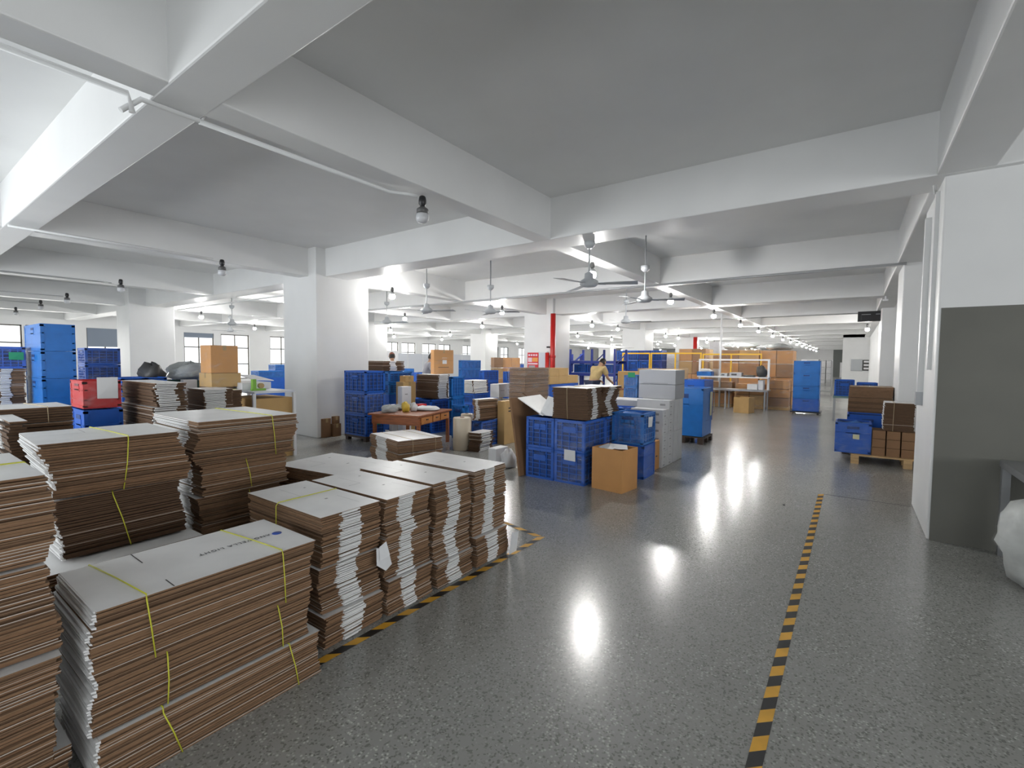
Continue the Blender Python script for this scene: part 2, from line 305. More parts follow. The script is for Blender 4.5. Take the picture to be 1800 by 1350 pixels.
conduit('grey conduit at far left, lower of two', [(-18.2, -1.5, B-.1), (-18.2, 3.0, B-.1)], .013, 'gal')
conduit('long pipe slung across the hall under the second cross beam', [(-17.4, 9.35, B-.03), (.6, 9.35, B-.03)], .022, 'gal')
conduit('long thin pipe under the fourth cross beam', [(-17.4, 17.9, B-.03), (.6, 17.9, B-.03)], .016, 'gal')
conduit('white pipe crossing behind the near white pillar', [(-17.4, 6.0, B-.06), (-9.4, 6.0, B-.06)], .02)
conduit('pipe running towards the fans at left of the near pillar', [(-12.4, 6.3, B-.05), (-12.4, 12, B-.05)], .018)
# fans
def make_fan():
    t = thing('ceiling_fan', '', 'fan', (0, 0, 0))
    MB().lathe([(.02, 0), (.07, -.002), (.07, -.06), (.03, -.1)], 'fan').build('canopy', t)
    MB().lathe([(.011, -.08), (.011, -.5)], 'fan', n=8).build('down_rod', t)
    MB().lathe([(.02, -.40), (.055, -.42), (.06, -.48), (.12, -.52), (.125, -.56), (.09, -.59), (.02, -.60)], 'fan', n=18).build('motor', t)
    for k in range(3):
        m = MB(); a = math.radians(20+120*k); d = Vector((math.cos(a), math.sin(a), 0)); n = Vector((-d.y, d.x, 0)); z = Vector((0, 0, -.55))
        for (r0, w0, r1, w1) in ((.10, .025, .22, .03), (.2, .05, .62, .075)):
            m.hexa([d*r0-n*w0+z, d*r1-n*w1+z, d*r1+n*w1+z+Vector((0, 0, -.02)), d*r0+n*w0+z+Vector((0, 0, -.012))]+[d*r0-n*w0+z+Vector((0, 0, .006)), d*r1-n*w1+z+Vector((0, 0, .006)), d*r1+n*w1+z+Vector((0, 0, -.014)), d*r0+n*w0+z+Vector((0, 0, -.006))], 'fan')
        m.build('blade', t)
    return t
fan0 = make_fan(); fu = []
for px, py, zz, l in ((1035, 500, 2.50, 'grey ceiling fan nearest, left of the first lit bulb'), (1133, 528, 2.50, 'ceiling fan with a long blade right of the nearest fan'), (750, 547, 2.5, 'white ceiling fan just right of the near white pillar'),
                  (680, 567, 2.5, 'small grey ceiling fan close to the right edge of the near pillar'), (862, 549, 2.5, 'ceiling fan left of the pillar with the red pipe'), (1100, 566, 2.5, 'small ceiling fan behind the one with the long blade'),
                  (408, 570, 2.5, 'ceiling fan in front of the left windows, upper'), (405, 582, 2.5, 'ceiling fan in front of the left windows, lower and further')):
    x, y = P(px, py, zz); o = fan0 if not fu else copy_tree(fan0); fu.append(o); o.location = (x, y, B if False else S-.0); 
    o.location.z = zz+.56 if zz+.56 < S else S
    tag(o, l, 'fan', 'ceiling fans')
    if o.location.z < B+.05:
        MB().lathe([(.011, 0), (.011, S-o.location.z)], 'fan', n=8).build('extension_rod', o)
# ------------------------------------------------------------------ flat cardboard bundles
def bundle(label, x0, x1, y0, y1, z0, z1, folds=('+x',), rz=0., seed=1, jit=.008, wave=.012, twine=None, tk='twine', lean=(0, 0), dark=False, pitch=.0105, top=True, group='tied bundles of flat cardboard',
           prints=None, cseg=(.30, .62), whiteness=.13, name='cardboard_bundle', topk='coat', skewtop=0.):
    rnd = random.Random(seed); cx, cy = (x0+x1)/2, (y0+y1)/2; lx, ly = (x1-x0)/2, (y1-y0)/2; h = z1-z0; n = max(2, int(round(h/pitch))); t = h/n
    th = thing(name, label, 'cardboard', (cx, cy, z0), rz, group); m = MB()
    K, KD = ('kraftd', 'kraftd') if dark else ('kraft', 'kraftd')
    ph1, ph2 = rnd.uniform(0, 6), rnd.uniform(0, 6); ofs = []
    for i in range(n):
        f = i/max(1, n-1)
        ox = wave*math.sin(ph1+f*5)+rnd.uniform(-jit, jit)+lean[0]*f; oy = wave*math.sin(ph2+f*4)+rnd.uniform(-jit, jit)+lean[1]*f
        a = rnd.uniform(-1, 1)*jit*1.2; ca, sa = math.cos(a), math.sin(a); zb = t*i; ofs.append((ox, oy, a))
        sag = rnd.uniform(-.0012, .0012)
        def q(x, y, z): return (x*ca-y*sa+ox, x*sa+y*ca+oy, z+sag*(x/lx))
        zz = zb+t*.14; zm = zb+t*.74; zt = zb+t*.98
        pk = 'palew' if rnd.random() < whiteness else ('paled' if dark else 'pale')
        kk = K if rnd.random() < .7 else KD
        last = i == n-1
        m.hexa([q(-lx, -ly, zz), q(lx, -ly, zz), q(lx, ly, zz), q(-lx, ly, zz), q(-lx, -ly, zm), q(lx, -ly, zm), q(lx, ly, zm), q(-lx, ly, zm)], kk)
        e = .0012
        if not (last and top): m.hexa([q(-lx-e, -ly-e, zm), q(lx+e, -ly-e, zm), q(lx+e, ly+e, zm), q(-lx-e, ly+e, zm), q(-lx-e, -ly-e, zt), q(lx+e, -ly-e, zt), q(lx+e, ly+e, zt), q(-lx-e, ly+e, zt)], pk, {1: 'pale' if not dark else 'paled'})
        for s in folds:      # folded white edge in the middle of that side
            p0 = .009+rnd.uniform(-.003, .005); j1 = rnd.uniform(-.009, .009)+.012*math.sin(ph1+f*3); j2 = rnd.uniform(-.009, .009)+.012*math.sin(ph2+f*3)
            if s in '+x-x':
                g_ = 1 if s == '+x' else -1; a0 = -ly+2*ly*cseg[0]+j1; a1 = -ly+2*ly*cseg[1]+j2; X = g_*lx; Xo = g_*(lx+p0)
                c = [q(X, a0, zz), q(Xo, a0+.004, zz+t*.2), q(Xo, a1-.004, zz+t*.2), q(X, a1, zz), q(X, a0, zt), q(Xo, a0+.004, zt-t*.12), q(Xo, a1-.004, zt-t*.12), q(X, a1, zt)]
                if g_ < 0: c = [c[3], c[2], c[1], c[0], c[7], c[6], c[5], c[4]]
            else:
                g_ = 1 if s == '+y' else -1; a0 = -lx+2*lx*cseg[0]+j1; a1 = -lx+2*lx*cseg[1]+j2; Y = g_*ly; Yo = g_*(ly+p0)
                c = [q(a0, Y, zz), q(a1, Y, zz), q(a1-.004, Yo, zz+t*.2), q(a0+.004, Yo, zz+t*.2), q(a0, Y, zt), q(a1, Y, zt), q(a1-.004, Yo, zt-t*.12), q(a0+.004, Yo, zt-t*.12)]
                if g_ < 0: c = [c[3], c[2], c[1], c[0], c[7], c[6], c[5], c[4]]
            m.hexa(c, 'coat')
    m.build('cardboard_sheets', th)
    ox, oy, a = ofs[-1]
    if top:
        tm = MB(); tz = h-t*.26; e = .004; N = 8; ca, sa = math.cos(a+skewtop), math.sin(a+skewtop)
        def q2(x, y, z): return (x*ca-y*sa+ox, x*sa+y*ca+oy, z)
        tm.hexa([q2(-lx-e, -ly-e, tz), q2(lx+e, -ly-e, tz), q2(lx+e, ly+e, tz), q2(-lx-e, ly+e, tz), q2(-lx-e, -ly-e, h), q2(lx+e, -ly-e, h), q2(lx+e, ly+e, h), q2(-lx-e, ly+e, h)], 'pale', {1: topk})
        ts = tm.build('top_sheet', th, label='white coated top sheet')
        if prints:
            pm = MB()
            for (u0, u1, v0, v1, k) in prints:
                pm.face([q2(-lx+2*lx*u0, -ly+2*ly*v0, h+.0012), q2(-lx+2*lx*u1, -ly+2*ly*v0, h+.0012), q2(-lx+2*lx*u1, -ly+2*ly*v1, h+.0012), q2(-lx+2*lx*u0, -ly+2*ly*v1, h+.0012)], k)
            pm.build('printed_marks', ts)
    for tw in (twine or []):
        ax, u, sl = tw; r = .0026; o = .013
        if ax == 'x':    # the loop runs over the top along x
            yy = -ly+2*ly*u; y2 = yy+sl
            pts = [(lx+lean[0]*.1+o, y2+oy*.2, .0), (lx+o+wave*.8, (yy+y2)/2+oy*.6, h*.5), (lx+o+ox*.9, yy+oy, h-.012), (lx+ox-.003, yy+oy+.003, h+.004), (0+ox, yy-.02+oy, h+.004), (-lx+ox, yy-.05+oy, h+.004), (-lx-o+ox, yy-.05+oy, h-.012), (-lx-o, yy-.05, 0)]
        else:
            xx = -lx+2*lx*u; x2 = xx+sl
            pts = [(x2, -ly-o, 0), ((xx+x2)/2+ox*.5, -ly-o-wave*.6, h*.5), (xx+ox, -ly-o+oy, h-.012), (xx+ox, -ly+oy, h+.004), (xx+ox, oy, h+.004), (xx+ox, ly+oy, h+.004), (xx+ox, ly+o+oy, h-.012), (x2, ly+o, 0)]
        MB().tube(pts, r, tk, 6).build('twine', th)
    return th
LINES = [(.1, .42, .40, .405, 'inkg'), (.42, .425, .15, .40, 'inkg'), (.62, .64, .55, .60, 'inkg'), (.62, .9, .78, .785, 'inkg'), (.2, .22, .7, .74, 'inkg')]
# A1: the front stack, three tied bundles, the long side to the aisle
A1 = bundle('front cardboard bundle, topmost of three, printed white top sheet with blue logo', -2.53, -2.05, .44, 1.235, .40, .64, ('-y',), 0, 11, .004, .008, [('x', .17, .03), ('x', .80, .02)], prints=[(.0, .30, .28, .285, 'ink'), (.82, 1., .28, .285, 'ink')], cseg=(.0, 1.), group=None)
cu = bpy.data.curves.new('printed_name', 'FONT'); cu.body = 'ANGIVELLA LIGHT'; cu.size = .031; cu.extrude = 0.0004; cu.space_character = 1.25
to = bpy.data.objects.new('printed_name', cu); COL.objects.link(to); to.parent = A1; to.location = (.005, .315, .2425); to.rotation_euler = (0, 0, R(-90)); cu.materials.append(MT['ink']); bpy.context.view_layer.update(); me_ = bpy.data.meshes.new_from_object(to); mo = bpy.data.objects.new('printed_name', me_); COL.objects.link(mo); mo.parent = A1; mo.location = to.location; mo.rotation_euler = to.rotation_euler; bpy.data.objects.remove(to); mo.name = 'printed_name'; mo['kind'] = 'stuff'
MB().lathe([(.022, 0), (.022, .0012), (0, .0013)], 'inkb', n=16).build('printed_logo', A1, loc=(.02, .345, .2405))
bundle('front cardboard bundle in the middle of the front stack', -2.515, -2.045, .435, 1.215, .205, .395, ('-y',), 0, 12, .004, .008, [('x', .26, .0), ('x', .80, .02)], lean=(-.015, .0), cseg=(0, 1), group=None, top=False)
bundle('front cardboard bundle on the floor, lowest of the front stack', -2.50, -2.03, .45, 1.26, 0, .20, ('-y',), 0, 13, .004, .008, [('x', .22, .05), ('x', .82, .03)], lean=(.0, -.02), cseg=(0, 1), whiteness=.3, group=None)
# E: the pile at the left border
for i, (a, b, l) in enumerate(((.0, .17, 'lowest bundle'), (.175, .52, 'second bundle up'), (.525, .82, 'third bundle up'), (.825, 1.11, 'topmost bundle'))):
    dx = (.0, .05, .02, .0)[i]
    bundle('%s of the tall cardboard pile at the left picture edge' % l, -2.72+dx, -2.13+dx, -.30, .335+(.04, .01, .02, .02)[i]-.0, a, b, ('+x', '-y'), 0, 20+i, .007, .012, [('y', .5, 0)] if i == 3 else None, whiteness=.38, cseg=(.22, .62), group='left edge pile')
# C and D stacks behind A1
bundle('tied cardboard bundle with bent white top, left of two tall stacks', -3.68, -3.12, .53, 1.10, .80, 1.075, ('-y',), R(-2), 31, .010, .02, [('x', .60, -.05)], cseg=(0, 1), prints=LINES[:2], pitch=.012)
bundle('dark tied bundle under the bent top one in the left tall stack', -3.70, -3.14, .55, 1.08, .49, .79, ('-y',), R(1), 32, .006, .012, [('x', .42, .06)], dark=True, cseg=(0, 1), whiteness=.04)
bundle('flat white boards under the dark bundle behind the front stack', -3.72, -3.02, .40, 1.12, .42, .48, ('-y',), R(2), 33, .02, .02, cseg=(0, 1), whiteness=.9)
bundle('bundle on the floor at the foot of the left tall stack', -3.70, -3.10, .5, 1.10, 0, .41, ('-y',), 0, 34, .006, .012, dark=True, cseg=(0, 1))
bundle('tied cardboard bundle with glossy white top, right tall stack', -4.12, -3.32, 1.24, 1.88, .82, 1.095, ('-y',), R(-1), 35, .010, .014, [('x', .72, .03)], cseg=(.05, .8), pitch=.012)
bundle('tied bundle in the middle of the right tall stack', -4.12, -3.36, 1.26, 1.82, .60, .815, ('-y',), R(1), 36, .010, .016, [('x', .50, .03)], lean=(.0, .0), cseg=(.1, .8), pitch=.012)
bundle('lower bundle of the right tall stack', -4.10, -3.38, 1.27, 1.80, .30, .595, ('-y',), R(-1), 37, .008, .014, [('x', .6, .03)], cseg=(.1, .8), pitch=.012)
bundle('bundle on the floor under the right tall stack', -4.10, -3.38, 1.25, 1.82, 0, .295, ('-y',), 0, 38, .006, .012, cseg=(.1, .8))
# A2..A4: row of white topped stacks
def stackrow(nm, y0, y1, cuts, seed, dx=0, prints=None, jit=.007):
    for i in range(len(cuts)-1):
        lab = ['lowest', 'second', 'third', 'fourth'][i] if i < len(cuts)-2 else 'topmost'
        bundle('%s bundle of the %s stack with white folded ends' % (lab, nm), -2.92+dx, -2.175+dx+(.0 if i else .02), y0+.012, y1-.012, cuts[i], cuts[i+1]-.003, ('+x', '-x'), R([.8, -1, .6, -.5][i % 4]), seed+i, jit, .007,
               [('y', .45, 0)] if i == len(cuts)-2 and y0 < 1.4 else None, prints=prints if i == len(cuts)-2 else None, group='white topped stacks by the aisle', lean=(0, .0), whiteness=.22)
stackrow('nearest aisle side', 1.345, 1.735, [0, .175, .42, .695], 40, prints=LINES, dx=.0)
stackrow('second aisle side', 1.755, 2.135, [0, .20, .45, .69], 45, prints=LINES)
stackrow('third aisle side', 2.155, 2.53, [0, .17, .40, .695], 50, prints=LINES)
stackrow('farthest aisle side', 2.55, 2.95, [0, .22, .47, .70], 55, prints=LINES[:3], dx=.0)
bundle('white topped bundle behind the aisle stacks, on the left', -3.72, -3.0, 1.95, 2.50, 0, .66, ('+x',), R(8), 60, .008, .01, None, prints=LINES)
m = MB(); m.face([(0, -.05, .0), (0, .03, -.02), (.012, .05, -.12), (.02, 0, -.14), (.015, -.06, -.09)], 'paper'); m.face([(0, -.03, .0), (0, .02, .02), (.02, .03, -.06), (.02, -.04, -.07)], 'paper')
tag(m.build('paper_slip', loc=(-2.13, 1.72, .44)), 'torn white paper slip stuck on the side of the nearest aisle stack', 'paper')
m = MB(); m.face([(0, -.05, 0), (.0, .05, 0), (.02, .05, .16), (.02, -.04, .17)], 'paper'); tag(m.build('paper_slip', loc=(-2.09, 2.93, .01), label=None), 'white paper slip standing at the corner of the farthest aisle stack', 'paper')
# B stack in front of the desk
for i, (a, b) in enumerate(((0.03, .215), (.22, .395))):
    bundle(['lower', 'upper'][i]+' string tied brown bundle in front of the wooden desk', -5.72, -4.83, 4.33, 5.02, a, b, ('-y',), R(-14), 65+i, .008, .012, [('x', .30, 0), ('x', .82, 0)], 'twinew', group='string tied brown pile', cseg=(.25, .62), whiteness=.12, pitch=.012)
t = tag(MB().box(-.5, .42, -.38, .4, 0, .028, 'coat', {2: 'kraft', 3: 'kraft'}).build('flat_board', loc=(-5.27, 4.68, 0)), 'white flat boards on the floor under the string tied brown pile', 'cardboard'); t.rotation_euler[2] = R(-14)
# ------------------------------------------------------------------ crates
def crate(label, x0, x1, y0, y1, z0, h, k='blue', ki='blued', wrap=False, slip=None, rz=0., style='grid', group=None, full=True, nh=6, nv=5):
    cx, cy = (x0+x1)/2, (y0+y1)/2; lx, ly = (x1-x0)/2, (y1-y0)/2
    t = thing('plastic_crate', label, 'crate', (cx, cy, z0), rz, group); m = MB(); g_ = .012
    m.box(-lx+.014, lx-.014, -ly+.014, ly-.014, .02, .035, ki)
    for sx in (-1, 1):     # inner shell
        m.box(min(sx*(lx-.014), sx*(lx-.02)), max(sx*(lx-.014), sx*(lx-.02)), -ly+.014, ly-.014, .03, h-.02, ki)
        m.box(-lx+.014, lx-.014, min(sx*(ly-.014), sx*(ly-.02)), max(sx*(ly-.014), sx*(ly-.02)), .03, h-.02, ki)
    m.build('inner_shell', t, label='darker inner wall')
    m = MB(); p = .035
    for sx in (-1, 1):
        for sy in (-1, 1): m.box(sx*lx-(p if sx > 0 else 0), sx*lx+(p if sx < 0 else 0), sy*ly-(p if sy > 0 else 0), sy*ly+(p if sy < 0 else 0), .012, h-.01, k)
    if style == 'grid':
        for sgn in (-1, 1):
            X = sgn*(lx-.006); Y = sgn*(ly-.006)
            for i in range(1, nh): z = h*i/nh; m.box(X-.006, X+.006, -ly+p, ly-p, z-.005, z+.005, k); m.box(-lx+p, lx-p, Y-.006, Y+.006, z-.005, z+.005, k)
            for i in range(1, nv):
                y = -ly+2*ly*i/nv; m.box(X-.006, X+.004, y-.005, y+.005, .02, h-.02, k)
                x = -lx+2*lx*i/nv; m.box(x-.005, x+.005, Y-.006, Y+.006, .02, h-.02, k)
    else:
        for sgn in (-1, 1):
            X = sgn*(lx-.008); Y = sgn*(ly-.008)
            m.box(X-.004, X+.004, -ly+p, ly-p, .02, h-.02, k); m.box(-lx+p, lx-p, Y-.004, Y+.004, .02, h-.02, k)
            for z in (h*.3, h*.66): m.box(X-.008, X+.008, -ly+.01, ly-.01, z-.006, z+.006, k); m.box(-lx+.01, lx-.01, Y-.008, Y+.008, z-.006, z+.006, k)
    m.build('lattice_walls', t)
    for nm_, za, zb in (('rim', h-.035, h), ('base_rim', 0, .03)):
        m = MB(); m.box(-lx, lx, -ly, -ly+.018, za, zb, k); m.box(-lx, lx, ly-.018, ly, za, zb, k); m.box(-lx, -lx+.018, -ly+.018, ly-.018, za, zb, k); m.box(lx-.018, lx, -ly+.018, ly-.018, za, zb, k); m.build(nm_, t)
    for s_ in (-1, 1):
        hm = MB(); w = min(.09, lx*.45); Y = s_*ly
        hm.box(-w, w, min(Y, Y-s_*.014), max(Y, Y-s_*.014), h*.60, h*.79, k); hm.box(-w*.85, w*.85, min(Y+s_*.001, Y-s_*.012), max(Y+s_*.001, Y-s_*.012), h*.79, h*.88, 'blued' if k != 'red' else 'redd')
        hm.build('handle_panel', t)
    if full:
        rnd = random.Random(int(abs(x0*1000+y0*10+z0*77))); bm_ = MB(); G = 5
        pts = [[(-lx*.9+1.8*lx*i/G, -ly*.9+1.8*ly*j/G, h-.03+rnd.uniform(-.05, .025)) for j in range(G+1)] for i in range(G+1)]
        for i in range(G):
            for j in range(G): bm_.face([pts[i][j], pts[i+1][j], pts[i+1][j+1], pts[i][j+1]], 'blueli' if k != 'red' else 'greybag', True)
        bm_.build('packed_contents', t, label='bagged goods filling the top')
    if wrap:
        e = .006; MB().box(-lx-e, lx+e, -ly-e, ly+e, .01, h-.012, 'film').build('stretch_wrap', t, label='clear stretch film')
    if slip:
        face, u, v, w, hh, kk = slip; sm = MB(); e = .010
        if face == '-y': x = -lx+2*lx*u; sm.face([(x, -ly-e, v), (x+w, -ly-e-.004, v-.005), (x+w, -ly-e-.012, v+hh), (x, -ly-e, v+hh)], kk)
        else: y = -ly+2*ly*u; sm.face([(lx+e, y, v), (lx+e+.004, y+w, v-.005), (lx+e+.012, y+w, v+hh), (lx+e, y, v+hh)], kk)
        sm.build('paper_slip', t, label='paper slip')
    return t
# front group of crates by the aisle
FX, FY_ = -3.40, 5.05
for r_, zz in enumerate((0, .392)):
    for c_ in (0, 1):
        crate('%s %s crate facing the camera under the dark cardboard stacks' % (['lower', 'upper'][r_], ['left', 'right'][c_]), FX+.425*c_, FX+.415+.425*c_, FY_, FY_+.57, zz, .388, wrap=(c_ == 1), slip=('-y', .35, .29, .16, .13, 'paper') if (c_, r_) == (1, 0) else None, full=False, rz=R(-1), nh=6, nv=4, group='front blue crates')
        crate('%s %s crate in the second row behind the front crates' % (['lower', 'upper'][r_], ['left', 'right'][c_]), FX+.425*c_, FX+.415+.425*c_, FY_+.58, FY_+1.15, zz, .388, wrap=True, full=False, rz=R(0), group='second row blue crates')
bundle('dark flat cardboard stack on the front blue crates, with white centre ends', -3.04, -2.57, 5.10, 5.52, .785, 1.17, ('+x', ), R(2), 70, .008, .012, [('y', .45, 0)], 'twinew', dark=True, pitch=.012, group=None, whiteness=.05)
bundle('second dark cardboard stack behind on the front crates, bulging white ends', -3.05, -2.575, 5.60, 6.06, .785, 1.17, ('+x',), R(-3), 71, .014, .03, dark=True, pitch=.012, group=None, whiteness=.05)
def slab(name, label, cat, pts, th, k, ks=None, off=(0, 0, 0), group=None):     # thick quad
    p = [Vector(q) for q in pts]; n = (p[1]-p[0]).cross(p[3]-p[0]).normalized()*th
    o = MB().hexa([*p, *[q+n for q in p]], k, ks).build(name, loc=off); return tag(o, label, cat, group)
slab('leaning_cardboard', 'tall brown cardboard sheet leaning at the left of the front crates', 'cardboard', [(-3.47, 4.98, 0), (-3.43, 5.5, 0), (-3.60, 5.55, .98), (-3.66, 5.02, 1.0)], .03, 'cartd')
slab('leaning_cardboard', 'white film covered board sloping on the front crates', 'cardboard', [(-3.18, 5.08, .80), (-3.14, 5.5, .80), (-3.52, 5.55, 1.02), (-3.58, 5.1, 1.0)], .012, 'coat')
slab('leaning_cardboard', 'white board propped against the dark cardboard stack', 'cardboard', [(-3.26, 5.14, .80), (-3.05, 5.12, .80), (-3.05, 5.16, 1.03), (-3.14, 5.16, 1.05)], .01, 'coat')
slab('leaning_cardboard', 'dark brown board lying under the sloping white board', 'cardboard', [(-3.20, 5.30, .80), (-3.18, 5.6, .80), (-3.62, 5.62, 1.06), (-3.66, 5.32, 1.05)], .015, 'kraftd')
# ------------------------------------------------------------------ cartons
def carton(label, x0, x1, y0, y1, z0, h, k='cart', rz=0., tape=True, marks=None, open_=False, wrap=None, group=None, name='carton', lid=None):
    cx, cy = (x0+x1)/2, (y0+y1)/2; lx, ly = (x1-x0)/2, (y1-y0)/2; t = thing(name, label, 'carton', (cx, cy, z0), rz, group)
    if open_:
        m = MB(); e = .006
        m.box(-lx, lx, -ly, ly, 0, e, k); m.box(-lx, lx, -ly, -ly+e, e, h, k); m.box(-lx, lx, ly-e, ly, e, h, k); m.box(-lx, -lx+e, -ly+e, ly-e, e, h, k); m.box(lx-e, lx, -ly+e, ly-e, e, h, k)
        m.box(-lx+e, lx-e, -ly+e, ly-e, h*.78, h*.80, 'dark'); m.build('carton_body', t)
    else:
        MB().box(-lx, lx, -ly, ly, 0, h, k).build('carton_body', t, bevel=min(.006, h*.03))
        m = MB(); along = lx > ly
        if along: m.box(-lx, -.002, -ly, ly, h, h+.002, k); m.box(.002, lx, -ly, ly, h, h+.002, k)
        else: m.box(-lx, lx, -ly, -.002, h, h+.002, k); m.box(-lx, lx, .002, ly, h, h+.002, k)
        m.build('top_flaps', t)
        if tape:
            m = MB(); w = .024
            if along: m.box(-w, w, -ly-.001, ly+.001, h+.002, h+.003, 'tape').box(-w, w, -ly-.0015, -ly, h-.07, h+.002, 'tape')
            else: m.box(-lx-.001, lx+.001, -w, w, h+.002, h+.003, 'tape').box(lx, lx+.0015, -w, w, h-.07, h+.002, 'tape')
            m.build('packing_tape', t)
    if marks:
        m = MB()
        for f, u0, u1, v0, v1, kk in marks:
            if f == '-y': m.face([(-lx+2*lx*u0, -ly-.002, h*v0), (-lx+2*lx*u1, -ly-.002, h*v0), (-lx+2*lx*u1, -ly-.002, h*v1), (-lx+2*lx*u0, -ly-.002, h*v1)], kk)
            else: m.face([(lx+.002, -ly+2*ly*u0, h*v0), (lx+.002, -ly+2*ly*u1, h*v0), (lx+.002, -ly+2*ly*u1, h*v1), (lx+.002, -ly+2*ly*u0, h*v1)], kk)
        m.build('printed_marks', t)
    if wrap: MB().box(-lx-.006, lx+.006, -ly-.006, ly+.006, .005, h+.008, wrap).build('stretch_wrap', t, label='clear stretch film')
    return t
c = carton('big open brown carton on the floor in front of the blue crates', -2.46, -2.06, 5.0, 5.36, 0, .49, 'cart', R(-7), open_=True); 
c.location = (-2.25, 5.22, 0)
m = MB(); m.face([(-.2, -.02, .0), (-.02, -.16, -.01), (.06, -.05, .02), (-.1, .06, .04)], 'paper'); m.face([(-.02, -.12, .01), (.16, .02, .0), (.1, .14, .03), (-.06, .02, .05)], 'paper')
tag(m.build('crumpled_paper', loc=(-2.25, 5.2, .475)), 'crumpled white paper lying on the open brown carton', 'paper')
crate('dark blue crate on the floor behind the open carton', -2.54, -2.11, 5.80, 6.22, 0, .43, wrap=True, style='solid', full=False)
crate('light blue crate with paper slip on top of the dark blue one', -2.54, -2.12, 5.78, 6.24, .435, .40, 'bluel', 'blueli', wrap=True, slip=('+x', .35, .22, .13, .13, 'paper'))
crate('blue crate behind the light blue crate with paper slip, lower', -3.04, -2.66, 6.5, 6.9, .40, .42, full=True); crate('blue crate on the floor behind the light blue crate', -3.0, -2.62, 6.5, 6.9, 0, .395, full=False)
crate('light blue crate left of the blue crate behind the slip crate', -3.5, -3.05, 6.45, 6.9, .40, .36, 'bluel', 'blueli', full=True); crate('blue crate on the floor under the left light blue crate', -3.5, -3.05, 6.45, 6.9, 0, .395, full=False)
carton('orange brown narrow carton beside the white carton stacks', -2.42, -2.17, 6.36, 6.58, 0, .40, 'cart', marks=[('+x', .3, .6, .45, .5, 'ink')])
MK = [('+x', .2, .5, .2, .32, 'inkg'), ('+x', .3, .45, .6, .66, 'inkg'), ('-y', .72, .88, .35, .6, 'inkg')]
for i in range(7): carton('white carton in the front aisle side stack, %s from the floor' % ORD[i], -2.62, -2.14+.006*(i % 2), 6.61, 6.84, i*.117, .115, 'cartw', R(.6*((i*7) % 3-1)), tape=False, marks=MK, group='front stack of white cartons')
for i in range(8): carton('white carton in the second aisle side stack, %s from the floor' % ORD[i], -2.62, -2.135, 6.86, 7.08, i*.117, .115, 'cartw', R(.6*((i*5) % 3-1)), tape=False, marks=MK, group='second stack of white cartons')
for i in range(2):
    carton('%s tall white carton behind the second white stack' % ['lower', 'upper'][i], -2.62, -2.13, 7.10, 7.30, i*.47, .465, 'cartw', 0, tape=False)
    carton('%s tall white carton at the end of the white stacks' % ['lower', 'upper'][i], -2.62, -2.13, 7.32, 7.52, i*.47, .465, 'cartw', 0, tape=False)
carton('large grey white carton on the white stacks, lower of two', -2.68, -2.12, 7.08, 7.54, .94, .215, 'cartg', 0, tape=False)
carton('large grey white carton on top of the white stacks with printed line', -2.68, -2.12, 7.08, 7.54, 1.16, .215, 'cartg', 0, tape=False, marks=[('-y', .12, .8, .05, .10, 'inkg')])
carton('mid grey carton behind the white stacks, filling the row', -3.2, -2.66, 6.98, 7.5, 0, .9, 'cartg', tape=False)
# blue bins on pallet at the end of the row
crate('tall blue bin on a pallet past the white cartons, nearer', -2.85, -2.18, 8.95, 9.6, .14, .88, 'bluel', 'blueli', style='solid', slip=('+x', .75, .35, .12, .45, 'papery'))
crate('tall dark blue bin further along past the white cartons', -3.6, -2.95, 12.2, 13.1, 0, 1.05, 'blue', 'blued', style='solid')
def pallet(label, x0, x1, y0, y1, k='wood', h=.13, rz=0):
    t = thing('wooden_pallet', label, 'pallet', ((x0+x1)/2, (y0+y1)/2, 0), rz); lx, ly = (x1-x0)/2, (y1-y0)/2
    for i in range(6):
        x = -lx+2*lx*(i+.5)/6; w = lx/6*.82; MB().box(-lx, lx, -ly+2*ly*(i+.5)/6-ly/6*.82, -ly+2*ly*(i+.5)/6+ly/6*.82, h-.02, h, k).build('deck_board', t)
    for sx in (-1, 0, 1):
        MB().box(sx*(lx-.05)-.05, sx*(lx-.05)+.05, -ly, ly, h-.04, h-.02, k).build('stringer', t)
        for sy in (-1, 0, 1): MB().box(sx*(lx-.05)-.05, sx*(lx-.05)+.05, sy*(ly-.05)-.05, sy*(ly-.05)+.05, 0, h-.04, k).build('block', t)
    return t
pallet('dark pallet under the tall blue bin past the white cartons', -2.9, -2.16, 8.93, 9.65, 'woodd')
# ------------------------------------------------------------------ right pallet group
pallet('light wooden pallet carrying brown cartons left of the near pillar', .02, 1.35, 8.72, 9.42, 'wood', .14)
for i in range(3):
    for j in range(3 if i < 3 else 2):
        carton('small brown carton on the light pallet, %s row, %s from the left' % (['bottom', 'middle', 'top'][i], ORD[j]), .27+.17*j, .27+.17*j+.155, 8.80+.01*i, 9.2, .14+.125*i, .12, 'cartd', 0, tape=False, group='small brown cartons on the pallet')
crate('blue crate wrapped in film at the left of the light pallet', -.19, .26, 8.82, 9.35, .14, .46, 'blue', 'blued', wrap=True, style='solid', slip=('-y', .5, .22, .08, .07, 'papery')); 
crate('dark blue crate lying behind the film wrapped crate by the pallet', -.05, .50, 9.60, 10.1, .14, .52, style='solid', full=False)
pallet('dark pallet behind the light wooden pallet', -.1, .55, 9.55, 10.8, 'woodd', .14)
bundle('film wrapped brown cardboard stack behind the blue crates by the pillar', -.04, .56, 10.15, 10.8, .15, 1.10, (), 0, 80, .004, .006, dark=False, pitch=.02, group=None, whiteness=.02, topk='filmh')
bpy.data.objects['cardboard_bundle'].name = 'cardboard_bundle'
